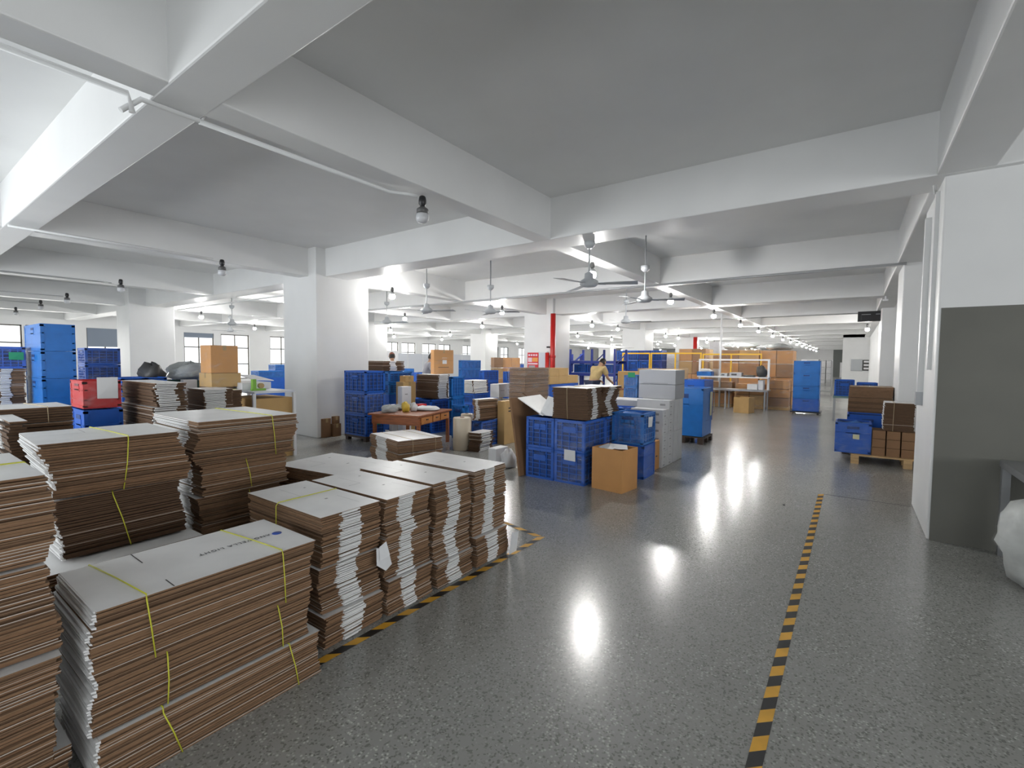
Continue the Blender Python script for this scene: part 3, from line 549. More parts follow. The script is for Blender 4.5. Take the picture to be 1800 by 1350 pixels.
bundle('dark tied bundle on the small cartons at the near pillar edge', .40, .74, 8.84, 9.30, .516, .93, ('-x',), 0, 81, .006, .006, [('y', .3, 0)], 'twinew', dark=True, pitch=.016, group=None, whiteness=.02)
tag(MB().box(-.01, .01, -.01, .01, 0, .01, 'dark').build('scrap'), 'tiny dark scrap on the aisle floor', 'scrap'); bpy.data.objects['scrap'].location = (*P(1378, 888), 0)
# table and foam bag at right border
t = thing('work_table', 'grey steel work table at the right picture edge', 'table', (1.55, 4.75, 0), 0)
MB().box(-.58, .7, -.6, .52, .70, .75, 'steel').build('table_top', t)
for sx in (-.55, .65):
    for sy in (-.56, .48): MB().box(sx-.025, sx+.025, sy-.025, sy+.025, 0, .70, 'steel').build('leg', t)
m = MB(); rnd = random.Random(4); n = 20; prev = None
prof = [(.10, 0), (.20, .02), (.235, .10), (.24, .2), (.26, .28), (.245, .36), (.25, .46), (.22, .54), (.12, .60), (.02, .60)]
rings = [[((r_*(1+.10*math.sin(3*a+z*14)+rnd.uniform(-.05, .05)))*math.cos(a), (r_*(1+.08*math.sin(2*a+z*9)+rnd.uniform(-.05, .05)))*math.sin(a), z) for a in [2*math.pi*j/n for j in range(n)]] for r_, z in prof]
for i in range(len(rings)-1):
    for j in range(n): m.face([rings[i][j], rings[i][(j+1) % n], rings[i+1][(j+1) % n], rings[i+1][j]], 'foamc', True)
t = thing('foam_bag', 'clear bag stuffed with white foam sheets beside the pillar', 'bag', (1.13, 4.93-.32, 0), 0)
m.build('foam_filling', t); b_ = MB(); 
for i in range(len(rings)-1):
    for j in range(n): b_.face([[c_*1.04 if q_ < 2 else c_ for q_, c_ in enumerate(p_)] for p_ in (rings[i][j], rings[i][(j+1) % n], rings[i+1][(j+1) % n], rings[i+1][j])], 'film', True)
b_.build('plastic_bag', t)
# trunking on the near right pillar
t = thing('cable_trunking', 'white vertical cable trunking on the near right pillar', 'trunking', (.56, 5.55, 1.45)); MB().box(-.03, 0, 0, .06, 0, 1.55, 'pvc').build('cover', t); MB().tube([(-.03, .03, 1.54), (-.05, -.04, 1.62), (-.03, -.2, 1.72)], .012, 'pvc').build('cable', t)
t = thing('cable_trunking', 'second vertical trunking on the near right pillar, further back', 'trunking', (.56, 6.05, 1.45)); MB().box(-.045, 0, 0, .08, -.25, 1.45, 'pvc').build('cover', t); MB().box(-.055, 0, -.01, .09, -.35, -.22, 'fan').build('switch_box', t)
# exit sign, camera, panel box
x, z = OY(17.6, 1532, 556)
t = thing('exit_sign', 'dark box sign hung under a beam at upper right', 'sign', (x, 17.6, z), 0); MB().box(-.33, .33, -.04, .04, -.15, .15, 'black').build('sign_body', t, bevel=.01); MB().box(-.24, -.02, -.043, -.04, .05, .065, 'alu').box(.1, .2, -.043, -.04, .05, .065, 'alu').box(-.25, -.238, -.043, -.04, -.11, .07, 'dark').box(.215, .227, -.043, -.04, -.11, .07, 'dark').build('face_trim', t)
MB().box(-.2, -.19, -.01, .01, .15, B-z, 'dark').box(.19, .2, -.01, .01, .15, B-z, 'dark').build('hanger', t)
x, z = OY(13.9, 1556, 533)
t = thing('security_camera', 'dark dome security camera on the beam above the exit sign', 'camera', (x, 13.9, z)); MB().box(-.015, .015, -.015, .015, .09, B-z, 'whitem').build('stem', t); MB().lathe([(.0, .05), (.06, .05), (.07, 0), (.055, -.04), (.0, -.07)], 'black', n=14).build('dome', t); MB().box(-.05, .05, -.05, .05, .05, .09, 'whitem').build('mount', t)
x, z = OY(34.9, 1512, 642)
t = thing('meter_panel', 'grey notice frame with three dark slots on the far wall', 'panel', (x, 34.98, z)); MB().box(-.45, .1, -.04, 0, -.35, .35, 'fan').build('panel_box', t); MB().box(.1, .5, -.05, 0, -.32, .32, 'dark').build('slot_frame', t)
for k in range(3): MB().box(.17, .43, -.06, -.05, -.24+.2*k, -.14+.2*k, 'paper').build('slot', t)
# pale objects at far end of aisle
carton('white appliance box standing at the far end of the aisle', -1.15+0, .05, 62, 63, 0, 1.6, 'cartw', tape=False); bpy.data.objects['carton'].name = 'carton'
for i in range(3):
    y = 38+5*i; carton('pale wrapped pallet load along the far aisle, %s' % ORD[i], -2.9+.2*i, -1.9+.2*i, y, y+1.6, 0, 1.75, 'cartw', wrap='filmh', tape=False, name='wrapped_load')
t = thing('hand_trolley', 'grey cage trolley behind the tall blue crate tower', 'trolley', (-1.3, 27, 0)); MB().box(-.5, .5, -.4, .4, .15, .2, 'steel').build('platform', t)
for sx in (-.5, .5):
    for sy in (-.4, .4): MB().box(sx-.02, sx+.02, sy-.02, sy+.02, 0, 1.6, 'steel').build('post', t)
m = MB(); [m.box(-.5, .5, -.41, -.39, .4+.3*k, .43+.3*k, 'steel') for k in range(5)]; m.build('rails', t)
# blue crates on table at right, beyond
t = thing('low_table', 'low blue grey bench beyond the brown wrapped stack', 'table', (.05, 15.2, 0)); MB().box(-.45, .5, -.3, .4, .60, .65, 'grassy').build('table_top', t)
for sx in (-.42, .46):
    for sy in (-.27, .36): MB().box(sx-.02, sx+.02, sy-.02, sy+.02, 0, .6, 'steel').build('leg', t)
crate('blue crate with dark goods on the low bench, left', -.38, .05, 15.0, 15.5, .655, .42, full=True); crate('blue crate on the low bench, right', .09, .52, 15.0, 15.5, .655, .36, full=True)
# tall crate tower by the bench
for i in range(4):
    crate('tower of blue crates on a dolly in the aisle, %s crate up' % ORD[i], -1.42, -.76, 16.2, 16.75, .09+i*.37, .365, 'blue' if i < 1 else 'bluel', 'blued' if i < 1 else 'blueli', style='solid', wrap=(i == 0), nh=4, group='aisle crate tower', full=(i == 3))
t = thing('wheeled_dolly', 'black wheeled dolly under the blue crate tower', 'dolly', (-1.09, 16.47, 0)); MB().box(-.38, .38, -.32, .32, .05, .085, 'black').build('deck', t)
for sx in (-.3, .3):
    for sy in (-.25, .25): MB().tube([(sx-.015, sy, .025), (sx+.015, sy, .025)], .025, 'dark', 10).build('wheel', t)
# ------------------------------------------------------------------ placing by a near lower corner: -y face from pxl to pxn, +x face from pxn to pxr
def EX(pxl, pxn, pxr, pyt, pyb, xn=None, zb=0., dx=None, dy=None):
    if xn is None: xn, yn = P(pxn, pyb, zb)
    else: yn, zb = OX(xn, pxn, pyb)
    x0 = xn-dx if dx else OY(yn, pxl, pyb)[0]; y1 = yn+dy if dy else OX(xn, pxr, pyb)[0]; zt = OX(xn, pxn, pyt)[1]
    return x0, xn, yn, y1, max(zb, 0), zt
def crates(label, ex, n, k='blue', ki='blued', down=True, hh=.40, style='grid', wrap=(), slips={}, group=None, gap=.004, full=True, maxbelow=9):
    x0, x1, y0, y1, zb, zt = ex; h = (zt-zb)/n; z = zb; out = []
    for i in range(n):
        w = ['lowest', 'second lowest', 'third from the bottom', 'fourth from the bottom'][i] if i < n-1 else 'topmost'
        out.append(crate('%s crate of %s' % (w, label) if n > 1 or (down and zb > .2) else label, x0, x1, y0, y1, zb+i*h, h-gap, k, ki, i in wrap, slips.get(i), 0, style, group, full=full and i == n-1))
    if down and zb > .12:
        m_ = max(1, round(zb/hh)); h2 = zb/m_
        for i in range(min(m_, maxbelow)):
            crate('%s crate up below %s' % (ORD[i], label), x0, x1, y0, y1, i*h2, h2-gap, 'blue', 'blued', False, None, 0, 'solid', None, full=False)
    return out
# far left zone ------------------------------------------------------------
crates('the tall blue tower at far left', EX(48, 76, 137, 568, 714, xn=-8.6), 3, 'bluel', 'blued', style='solid')
crates('the blue stack right of the tall blue tower', EX(139, 152, 214, 611, 700, xn=-10.2), 3, 'blue', 'blued', wrap=(0, 1, 2))
ex = EX(-30, -22, 46, 608, 648, xn=-9.2); crates('the blue crate above white folded boards at the left picture edge', ex, 1, 'blue', 'blued', down=False, wrap=(0,), slips={0: ('+x', .55, .12, .14, .1, 'paperg')})
cuts = [0, ex[4]*.45, ex[4]*.72, ex[4]]
for i in range(3): bundle('%s bundle of boards under the left edge blue crate' % ['lowest', 'middle', 'top'][i], ex[0], ex[1], ex[2]+.01, ex[3]-.01, cuts[i], cuts[i+1]-.004, ('+x',), 0, 90+i, .01, .008, dark=i != 2, pitch=.02, whiteness=.2)
crates('the red crate stack left of the brown pile', EX(125, 147, 214, 669, 719, xn=-6.35), 1, 'red', 'redd', down=False, style='solid', wrap=(0,), slips={0: ('+x', .35, .1, .17, .22, 'paper')})
ex = EX(128, 148, 217, 720, 742, xn=-6.33); crates('dark blue crate under the red crate', (ex[0], ex[1], ex[2], ex[3], 0, OX(-6.35, 147, 719)[1]-.012), 2, 'blue', 'blued', down=False, style='solid')
crates('the blue row right of the red crate', EX(214, 214, 255, 664, 681, xn=-8.0, dx=.5), 1, 'blue', 'blued'); crates('the blue row ending beside the grey film bags', EX(256, 256, 294, 663, 680, xn=-8.0, dx=.5), 1, 'blue', 'blued')
crate('low blue tray in front of the tall blue tower', -7.9, -7.2, .2, 1.0, .0, .62, 'bluel', 'blueli', full=False, style='solid')
ex = EX(296, 296, 360, 670, 694, xn=-8.3, dx=.7); crates('dark green bin under the grey film bags', (ex[0], ex[1], ex[2], ex[3], 0, ex[5]), 1, 'dgreen', 'dgreen', down=False, style='solid', full=False)
def blob(name, label, cat, c, r, k, seed, group=None, n=16, rough=.16):
    rnd = random.Random(seed); m = MB(); ph = [rnd.uniform(0, 6) for _ in range(6)]; Rg = []
    for i in range(9):
        th = math.pi*i/8; row = []
        for j in range(n):
            a = 2*math.pi*j/n; f = 1+rough*(math.sin(3*a+ph[0]+2*th)+.6*math.sin(5*a+ph[1])*math.sin(4*th+ph[2])+.5*math.sin(7*th+ph[3]+a))+rnd.uniform(-.05, .05)
            row.append((r[0]*math.sin(th)*math.cos(a)*f, r[1]*math.sin(th)*math.sin(a)*f, max(-r[2]*.8, r[2]*math.cos(th)*f)+r[2]*.8))
        Rg.append(row)
    for i in range(8):
        for j in range(n): m.face([Rg[i][j], Rg[i+1][j], Rg[i+1][(j+1) % n], Rg[i][(j+1) % n]], k, True)
    return tag(m.build(name, loc=c), label, cat, group)
gy0, gy1 = ex[2], ex[3]
blob('plastic_bag', 'large pale grey crumpled film bag on the dark green bin', 'bag', (-8.6, (gy0+gy1)/2+.16, ex[5]), (.34, .34, .15), 'greybag', 1)
blob('plastic_bag', 'dark crumpled bag at the left end of the grey film bags', 'bag', (-8.5, gy0-.14, ex[5]-.01), (.20, .16, .15), 'dark', 2)
ex = EX(323, 323, 347, 668, 684, xn=-8.15, dx=.12); carton('small white box in front of the dark green bin', ex[0], ex[1], ex[2], ex[3], 0, ex[5], 'cartw', tape=False)
# brown piles left of the near pillar
ex = EX(217, 273, 328, 674, 716, xn=-5.9)
bundle('top bundle of the brown pile right of the red crate, broad white ends', ex[0], ex[1], ex[2], ex[3], ex[4], ex[5], ('+x',), 0, 100, .012, .01, dark=True, pitch=.018, cseg=(.05, .75), whiteness=.1, group='piles behind the front stacks')
bundle('lower bundle of the brown pile right of the red crate', ex[0]-.02, ex[1], ex[2]-.02, ex[3], 0, ex[4]-.005, ('+x',), 0, 101, .012, .01, dark=True, pitch=.02, cseg=(.05, .75), whiteness=.1, group='piles behind the front stacks')
ex = EX(329, 357, 408, 685, 718, xn=-6.3)
bundle('pile with white ends and glossy top in the gap left of the cartons', ex[0], ex[1], ex[2], ex[3], 0, ex[5], ('+x',), 0, 102, .01, .01, dark=True, pitch=.018, cseg=(.05, .75), whiteness=.2, group='piles behind the front stacks')
ex = EX(372, 409, 432, 686, 714, xn=-6.9)
bundle('dark pile with pale top under the open brown carton', max(ex[0]-.2, -7.3), ex[1], ex[2], ex[3]-.05, 0, ex[5], ('-y',), 0, 103, .008, .008, [('y', .6, 0)], dark=True, pitch=.018, group='piles behind the front stacks', whiteness=.02)
ex2 = EX(358, 372, 424, 656, 681, xn=-7.5); ex1 = EX(363, 371, 419, 607, 655, xn=-7.5)
carton('lower carton with torn flap under the large plain one, before the left windows', ex2[0]-.15, ex2[1], ex2[2], ex2[3], ex2[4], ex2[5]-ex2[4]-.004, 'cart2', wrap='film'); 
bundle('support pile under the two cartons before the left windows', ex2[0]-.15, ex2[1], ex2[2], ex2[3]-.12, 0, ex2[4]-.004, ('+x',), 0, 104, .006, .005, dark=True, pitch=.025)
carton('large plain brown carton on top, before the left windows', ex1[0]-.2, ex1[1], ex1[2], ex1[3], ex2[5], ex1[5]-ex2[5], 'cart', wrap='film')
ex = EX(-120, -120, 129, 727, 757, xn=-4.9, dx=.5)
bundle('long dark tied bundle with white top below the tall blue tower', ex[0], ex[1], ex[2], ex[3], ex[4], ex[5], ('-y',), 0, 105, .003, .004, [('x', .8, 0)], 'twinew', dark=True, pitch=.02, whiteness=0)
bundle('lower long dark bundle below the tall blue tower', ex[0], ex[1], ex[2], ex[3], 0, ex[4]-.004, ('-y',), 0, 106, .003, .004, dark=True, pitch=.03, whiteness=0)
ex = EX(-120, 14, 44, 742, 800, xn=-4.3)
bundle('dark pile with white folded end at the left picture edge', max(ex[0], -4.85), ex[1], ex[2], ex[3], 0, ex[5], ('-y',), 0, 107, .012, .008, dark=True, pitch=.018, whiteness=.1)
# bench and goods just left of the near pillar
ex = EX(445, 445, 515, 702, 752, xn=-7.0, dx=.8); carton('wide ochre carton left of the near pillar, under the pale bench', ex[0], ex[1], ex[2], ex[3], 0, ex[5], 'cart2', tape=False)
zb = ex[5]; t = thing('packing_bench', 'pale bench top with goods left of the near white pillar', 'bench', (-7.6, (ex[2]+ex[3])/2, 0)); hw = (ex[3]-ex[2])/2
MB().box(-.75, .55, -hw, hw, zb+.08, zb+.11, 'partit').build('bench_top', t)
for a in (-1, 1):
    for b in (-.72, .50): MB().box(b-.02, b+.02, a*(hw-.03)-.02, a*(hw-.03)+.02, (0 if abs(b) > .3 else 0), zb+.08, 'whitem').build('leg', t) if b < 0 else MB().box(.62, .66, a*(hw+.0)-.02, a*(hw+.0)+.02, 0, zb+.08, 'whitem').build('leg', t)
MB().box(.55, .66, -hw, hw, zb+.08, zb+.11, 'partit').build('front_rail', t)
ym = (ex[2]+ex[3])/2; zt = zb+.112
carton('wide flat white box on the pale bench, left', -7.9, -7.35, ym-hw+.02, ym-.02, zt, .11, 'cartw', tape=False); carton('flat white box on the pale bench, right', -8.2, -7.6, ym+.0, ym+hw-.02, zt, .10, 'cartw', tape=False)
slab('cardboard_sheet', 'white bent sheets lying across the boxes on the pale bench', 'sheet', [(-7.7, ym+.05, zt+.13), (-7.55, ym+hw, zt+.12), (-8.2, ym+hw, zt+.19), (-8.2, ym+.05, zt+.2)], .01, 'cartw')
t = thing('tape_dispenser', 'green tape dispenser on the pale bench', 'tool', (-7.2, ym-.12, zt)); MB().box(-.03, .03, -.1, .1, 0, .03, 'green').build('base', t); MB().box(-.03, .03, -.09, -.04, .03, .17, 'green').build('handle', t); MB().tube([(-.025, .04, .07), (.025, .04, .07)], .04, 'tape', 14).build('tape_roll', t)
# crates by the left windows
for i, (a, b, c, d, xn, l) in enumerate(((340, 372, 641, 651, -22, 'light blue crate before the first left window'), (455, 500, 652, 664, -18.0, 'blue crate with white labels near the left windows'), (484, 506, 641, 650, -21, 'blue crate behind the one with white labels'))):
    e = EX(a, a, b, c, d, xn=xn, dx=.6); crates(l, e, 1, 'bluel', 'blueli', hh=.5)
# cartons at the foot of the near pillar
for (a, n, b, yt, yb, l, k) in ((561, 568, 582, 737, 770, 'tall narrow brown carton at the foot of the near pillar', 'cartd'), (579, 586, 600, 746, 768, 'square brown carton beside the tall narrow one by the pillar', 'cartd')):
    e = EX(a, n, b, yt, yb); carton(l, e[0], e[1], e[2], e[3], 0, e[5], k)
e_ = EX(579, 586, 600, 746, 768); carton('small carton lying on the square one by the near pillar', e_[0]+.0, e_[1]-.02, e_[2]+.03, e_[3]-.02, e_[5]+.003, .14, 'cartd')
# tall crate stack right of the near pillar
ex = EX(606, 643, 677, 652, 768, zb=.1); crates('the tall lattice stack right of the near pillar', ex, 3, 'blue', 'blued', down=False, wrap=(1,), slips={0: ('+x', .4, .2, .14, .1, 'paperg')}, group='crate stack by the near pillar')
t = thing('low_dolly', 'dark low dolly under the tall lattice crate stack', 'dolly', ((ex[0]+ex[1])/2, (ex[2]+ex[3])/2, 0)); a, b = (ex[1]-ex[0])/2, (ex[3]-ex[2])/2; MB().box(-a, a, -b, b, .06, .098, 'woodd').build('deck', t)
for sx in (-1, 1):
    for sy in (-1, 1): MB().box(sx*(a-.05)-.04, sx*(a-.05)+.04, sy*(b-.05)-.04, sy*(b-.05)+.04, 0, .06, 'woodd').build('foot', t)
ex = EX(650, 684, 724, 653, 694, xn=-7.95); crates('the blue stack behind the lattice stack, right side', ex, 2, 'bluel', 'blued', maxbelow=3)
zt = ex[5]; bundle('small dark bundle with white folded ends, high above the blue stack', ex[0]-.35, ex[1]-.25, ex[2]+.05, ex[3]-.0, zt+.005, zt+.22, ('+x',), 0, 110, .01, .01, dark=True, pitch=.02)
# desk
DX, DY, DR = -5.62, 5.25, R(17); DH = .60
t = thing('wooden_desk', 'red brown wooden desk with drawers behind the string tied pile', 'desk', (DX, DY, 0), DR)
MB().box(-.95, .02, -.02, 1.17, DH-.03, DH, 'woodr').build('desk_top', t, bevel=.004); MB().box(-.90, -.02, .02, 1.12, DH-.17, DH-.03, 'woodr').build('apron', t)
for i, (a, b, k) in enumerate(((.10, .46, 'woodo'), (.50, .74, 'woodo'), (.78, 1.10, 'woodo'))):
    d = MB().box(-.02, -.005, a, b, DH-.155, DH-.045, k).build('drawer', t); MB().box(-.005, .012, (a+b)/2-.03, (a+b)/2+.03, DH-.10, DH-.085, 'woodd').build('drawer_pull', d)
for x in (-.89, -.06):
    for y in (.03, 1.07): MB().box(x, x+.05, y, y+.05, 0, DH-.17, 'woodr').build('leg', t)
for i, (lx, ly, r, k, l) in enumerate(((-.7, .22, (.13, .14, .07), 'greybag', 'clear crumpled bag on the desk, left'), (-.5, .42, (.07, .07, .09), 'lampc', 'yellow bag standing on the desk'), (-.42, .56, (.06, .06, .08), 'cartw', 'white bundle beside the yellow bag on the desk'),
                                     (-.3, .8, (.22, .2, .04), 'paper', 'crumpled white papers on the desk'), (-.75, .7, (.16, .22, .05), 'greybag', 'pale plastic wrap at the back of the desk'))):
    c = Matrix.Rotation(DR, 3, 'Z') @ Vector((lx, ly, 0)); blob('desk_clutter', l, 'bag', (DX+c.x, DY+c.y, DH+.002), r, k, 7+i)
def on_desk(lx, ly): c = Matrix.Rotation(DR, 3, 'Z') @ Vector((lx, ly, 0)); return DX+c.x, DY+c.y
x, y = on_desk(-.55, 1.0); carton('small red box on the far end of the desk', x-.07, x+.07, y-.1, y+.1, DH+.002, .08, 'red', tape=False)
ex = EX(699, 707, 723, 680, 716, xn=-6.98); carton('tall white carton with small print standing left above the desk', ex[0], ex[1], ex[2], ex[3], 0, ex[5], 'cartw', tape=False, marks=[('+x', .3, .6, .84, .86, 'inkg')])
ex = EX(684, 690, 699, 712, 752, xn=-6.9); carton('pale grey carton on the floor left of the desk', ex[0], ex[1], ex[2], ex[3], 0, ex[5], 'cartw', tape=False)
ex = EX(703, 709, 731, 672, 700, xn=-7.35, dx=.22); carton('ochre carton behind the tall white carton', ex[0], ex[1], ex[2], ex[3], 0, ex[5], 'cart2'); carton('smaller ochre carton on the ochre carton behind the white one', ex[0]+.02, ex[1]-.03, ex[2]+.08, ex[3]-.03, ex[5]+.004, .12, 'cart2')
# crates and pile behind the desk
ex = EX(728, 757, 790, 703, 742, xn=-6.9); crates('the dark blue base behind the desk', (ex[0], ex[1], ex[2], ex[3], 0, ex[5]), 2, 'blue', 'blued', down=False, full=False)
ex3 = EX(731, 768, 789, 659, 702, xn=-6.95); bundle('tall brown pile with bulging white ends on crates behind the desk', ex3[0], ex3[1], ex3[2], ex3[3], ex[5], ex3[5], ('+x',), 0, 112, .012, .01, dark=True, pitch=.018, cseg=(.15, .85), group=None, whiteness=.1)
ex4 = EX(757, 763, 797, 615, 660, xn=-7.3)
carton('upright brown carton with printed white emblem on top of the tall brown pile', ex4[0]+.0, ex4[1], ex4[2], ex4[3], ex3[5]+.004, ex4[5]-ex3[5], 'cart', marks=[('+x', .42, .64, .42, .58, 'paper'), ('+x', .40, .66, .66, .675, 'paper'), ('+x', .2, .75, .265, .285, 'woodd'), ('+x', .05, 1, .56, .565, 'woodd')], wrap='film')
ex = EX(789, 794, 816, 662, 736, xn=-6.4); crates('the tall light blue stack behind the desk end', ex, 2, 'bluel', 'blueli', hh=.38)
ex = EX(815, 815, 824, 713, 733, xn=-5.9, dx=.3); crates('narrow light blue crate right of the light blue stack', (ex[0], ex[1], ex[2], ex[3], 0, ex[5]), 1, 'bluel', 'blueli', down=False)
x, y = P(812, 792); zt = OY(y, 812, 735)[1]
t = thing('film_roll', 'cream roll of packing film standing right of the desk', 'roll', (x-.07, y+.08, 0)); MB().lathe([(.145, 0), (.15, .01), (.15, zt-.01), (.143, zt)], 'cream', n=24).build('wound_film', t); MB().lathe([(.04, zt), (.04, zt+.004), (0, zt+.004)], 'cartd', n=12).build('core', t)
x2, y2 = P(800, 785); t = thing('film_roll', 'second cream film roll, darker, left of the front one', 'roll', (x2-.1, y2+.42, 0)); MB().lathe([(.11, 0), (.11, zt-.02), (.10, zt-.01)], 'cream', n=20).build('wound_film', t); MB().lathe([(.03, zt-.012), (.03, zt-.004), (0, zt-.004)], 'cartd', n=12).build('core', t)
ex = EX(829, 846, 889, 741, 786); crates('low blue lattice crate with paper label right of the film rolls', ex, 1, 'blue', 'blued', wrap=(0,), slips={0: ('+x', .62, .18, .18, .16, 'paper')})
ex5 = EX(828, 842, 875, 703, 741, xn=ex[1]-.03); bundle('tan cardboard pile with white ends on the low lattice crate', ex[0]+.02, ex[1]-.03, ex[2]+.02, ex5[3], ex[5]+.003, ex5[5], ('-y',), R(-3), 115, .012, .012, pitch=.016, cseg=(.35, .8), whiteness=.05)
ex = EX(823, 840, 871, 762, 795); bundle('messy white and brown pile on the floor before the low lattice crate', ex[0], ex[1], ex[2]-.0, min(ex[3], ex[2]+.42), 0, ex[5], ('+x',), R(6), 116, .02, .02, dark=True, pitch=.02, cseg=(.1, .8), whiteness=.3)
ex = EX(874, 886, 909, 706, 782); carton('tall ochre carton right of the low lattice crate', ex[0], ex[1], ex[2], ex[3], 0, ex[5], 'cart2', marks=[('+x', .3, .5, .75, .78, 'ink'), ('+x', .3, .5, .82, .85, 'ink')])
ex = EX(868, 872, 893, 790, 822); carton('white box on the floor at the left of the leaning brown sheet', ex[0]-.1, ex[1], ex[2], ex[3], 0, ex[5], 'cartw', tape=False)
ex = EX(893, 897, 912, 786, 826); blob('plastic_bag', 'white bag on the floor against the leaning brown sheet', 'bag', (ex[1]-.1, ex[2]+.1, 0), (.1, .12, .14), 'cartw', 21)
# white small boxes
for j in range(5):
    for i in range(2 if j < 4 else 1):
        e = EX(0, 862+10.5*j, 862+10.5*(j+1), 702, 716, xn=-6.5-.0*j, dx=.3)
        hh = (e[5]-max(e[4], 0)); carton('small white cube box, %s row, %s from the left, right of the tan pile' % (['lower', 'upper'][i], ORD[j]), e[0], e[1], e[2]+.003, e[3]-.003, e[4]-hh+hh*i, hh-.003, 'cartw', tape=False, group='small white boxes')
e0 = EX(0, 862, 914, 716, 730, xn=-6.5, dx=.3); bundle('low base pile under the small white boxes', e0[0], e0[1], e0[2], e0[3], 0, EX(0, 862, 872, 702, 716, xn=-6.5, dx=.3)[4]*2-EX(0, 862, 872, 702, 716, xn=-6.5, dx=.3)[5]-.06, ('+x',), 0, 118, .005, .005, dark=True, pitch=.03)
for a, b, l in ((877, 889, 'left'), (889, 903, 'right')):
    e = EX(0, a, b, 676 if a < 880 else 675, 702, xn=-6.62, dx=.26); eb = EX(0, 862, 872, 702, 716, xn=-6.5, dx=.3)
    carton('white box standing on the small white boxes, %s one' % l, e[0]+.0, e[1], e[2], e[3]-.005, eb[5]+.002, e[5]-eb[5], 'cartw', tape=False, marks=[('+x', .2, .8, .5, .54, 'inkg')])
# back row crates
crates('the tall blue lattice stack far behind the white boxes', EX(806, 811, 845, 633, 664, xn=-10.5), 2, 'bluel', 'blueli')
crates('the blue stack right of the lattice stack, far behind', EX(842, 850, 876, 651, 690, xn=-9.4), 2, 'blue', 'blued')
crates('the blue stack left of the red sign pillar', EX(884, 890, 914, 653, 690, xn=-8.3), 2, 'blue', 'blued')
ex = EX(812, 833, 858, 669, 692, xn=-8.6); bundle('white and brown bundle between the blue stacks behind the desk', ex[0], ex[1], ex[2], ex[3], ex[4], ex[5], ('+x', '-y'), 0, 120, .02, .01, dark=True, pitch=.03, cseg=(0, .9)); crates('blue crates under the white and brown bundle', (ex[0], ex[1], ex[2], ex[3], 0, ex[4]-.004), 2, 'blue', 'blued', down=False, full=False)
def load(label, ex, n, k='cart', wrap='filmh', zb=0):
    x0, x1, y0, y1, _, zt = ex; t = thing('wrapped_load', label, 'pallet load', ((x0+x1)/2, (y0+y1)/2, zb)); lx, ly = (x1-x0)/2, (y1-y0)/2; zt -= zb
    MB().box(-lx, lx, -ly, ly, 0, .1, 'wood').build('pallet', t)
    rl = random.Random(int(abs(x0*100))); h = (zt-.1)/n; nx = max(1, round(2*lx/.55)); ny = max(1, round(2*ly/.55))
    for i in range(n):
        for a in range(nx):
            for b in range(ny):
                if 0 < a < nx-1 and b > 0 and i < n-1: continue
                g_ = .009; MB().box(-lx+2*lx*a/nx+g_, -lx+2*lx*(a+1)/nx-g_, -ly+2*ly*b/ny+g_, -ly+2*ly*(b+1)/ny-g_, .1+h*i+g_, .1+h*(i+1)-g_, rl.choice([k, k, 'cartb', 'cart2' if k == 'cart' else 'cart']) if k != 'cartw' else k).build('stacked_carton', t)
    MB().box(-lx-.012, lx+.012, -ly-.012, ly+.012, .08, zt+.012, wrap).build('stretch_wrap', t, label='clear stretch film'); return t
load('brown film wrapped load far behind, left of the pillar with the red sign', EX(862, 868, 914, 628, 700, xn=-10.2), 4, 'cart')
ex = EX(918, 922, 965, 647, 735, xn=-5.6)
tb = bundle('tall film wrapped brown board pile in front of the pillar with the red sign', ex[0]-.35, ex[1], ex[2], ex[3]-.05, 0, ex[5], (), 0, 122, .004, .004, dark=False, pitch=.03, whiteness=.01, top=False, group=None)
a_, b_ = (ex[1]-ex[0]+.35)/2+.02, (ex[3]-.05-ex[2])/2+.02; MB().box(-a_, a_, -b_, b_, .02, ex[5]+.01, 'filmh').build('stretch_wrap', tb, label='clear stretch film')
yy = ex[3]+.02; za = EX(0, 950, 980, 676, 700, xn=-5.9, dx=.4)[5]
e0 = EX(0, 966, 1016, 676, 700, xn=-5.75, dx=.5); crate('blue crate base under the ochre small cartons', e0[0], e0[1], e0[2], e0[3], 0, e0[5]*.5-.003, style='solid', full=False); crate('upper blue crate base under the ochre small cartons', e0[0], e0[1], e0[2], e0[3], e0[5]*.5, e0[5]*.5-.004, style='solid', full=False)
for j in range(3):
    for i in range(2):
        e = EX(0, 966+16.6*j, 966+16.6*(j+1), 662-14*i, 676-14*i, xn=-5.75, dx=.5)
        if i == 1 and j == 2: continue
        carton('ochre small carton left of the bending person, %s layer, %s from the left' % (['lower', 'upper'][i], ORD[j]), e[0], e[1], e[2]+.004, e[3]-.004, e0[5]+(e[5]-e[4]-.0)*i, e[5]-e[4]-.004, 'cart2', group='ochre small cartons')
# crates behind the dark stacks, right of the person
ex = EX(1097, 1097, 1122, 659, 700, zb=.75); 
for q, (a, b, l) in enumerate(((1097, 1121, 'left'), (1123, 1162, 'right'))):
    x0, zt = OY(9.6, a, 659); x1, _ = OY(9.6, b, 659); _, zb_ = OY(9.6, a, 699)
    crates('the film wrapped blue pair near the white cartons, %s column' % l, (x0, x1, 9.6, 10.1, zb_, zt), 2, 'bluel', 'blueli', wrap=(0, 1), slips={1: ('-y', .3, .2, .16, .1, 'paperg' if q == 0 else 'paper')}, full=False)
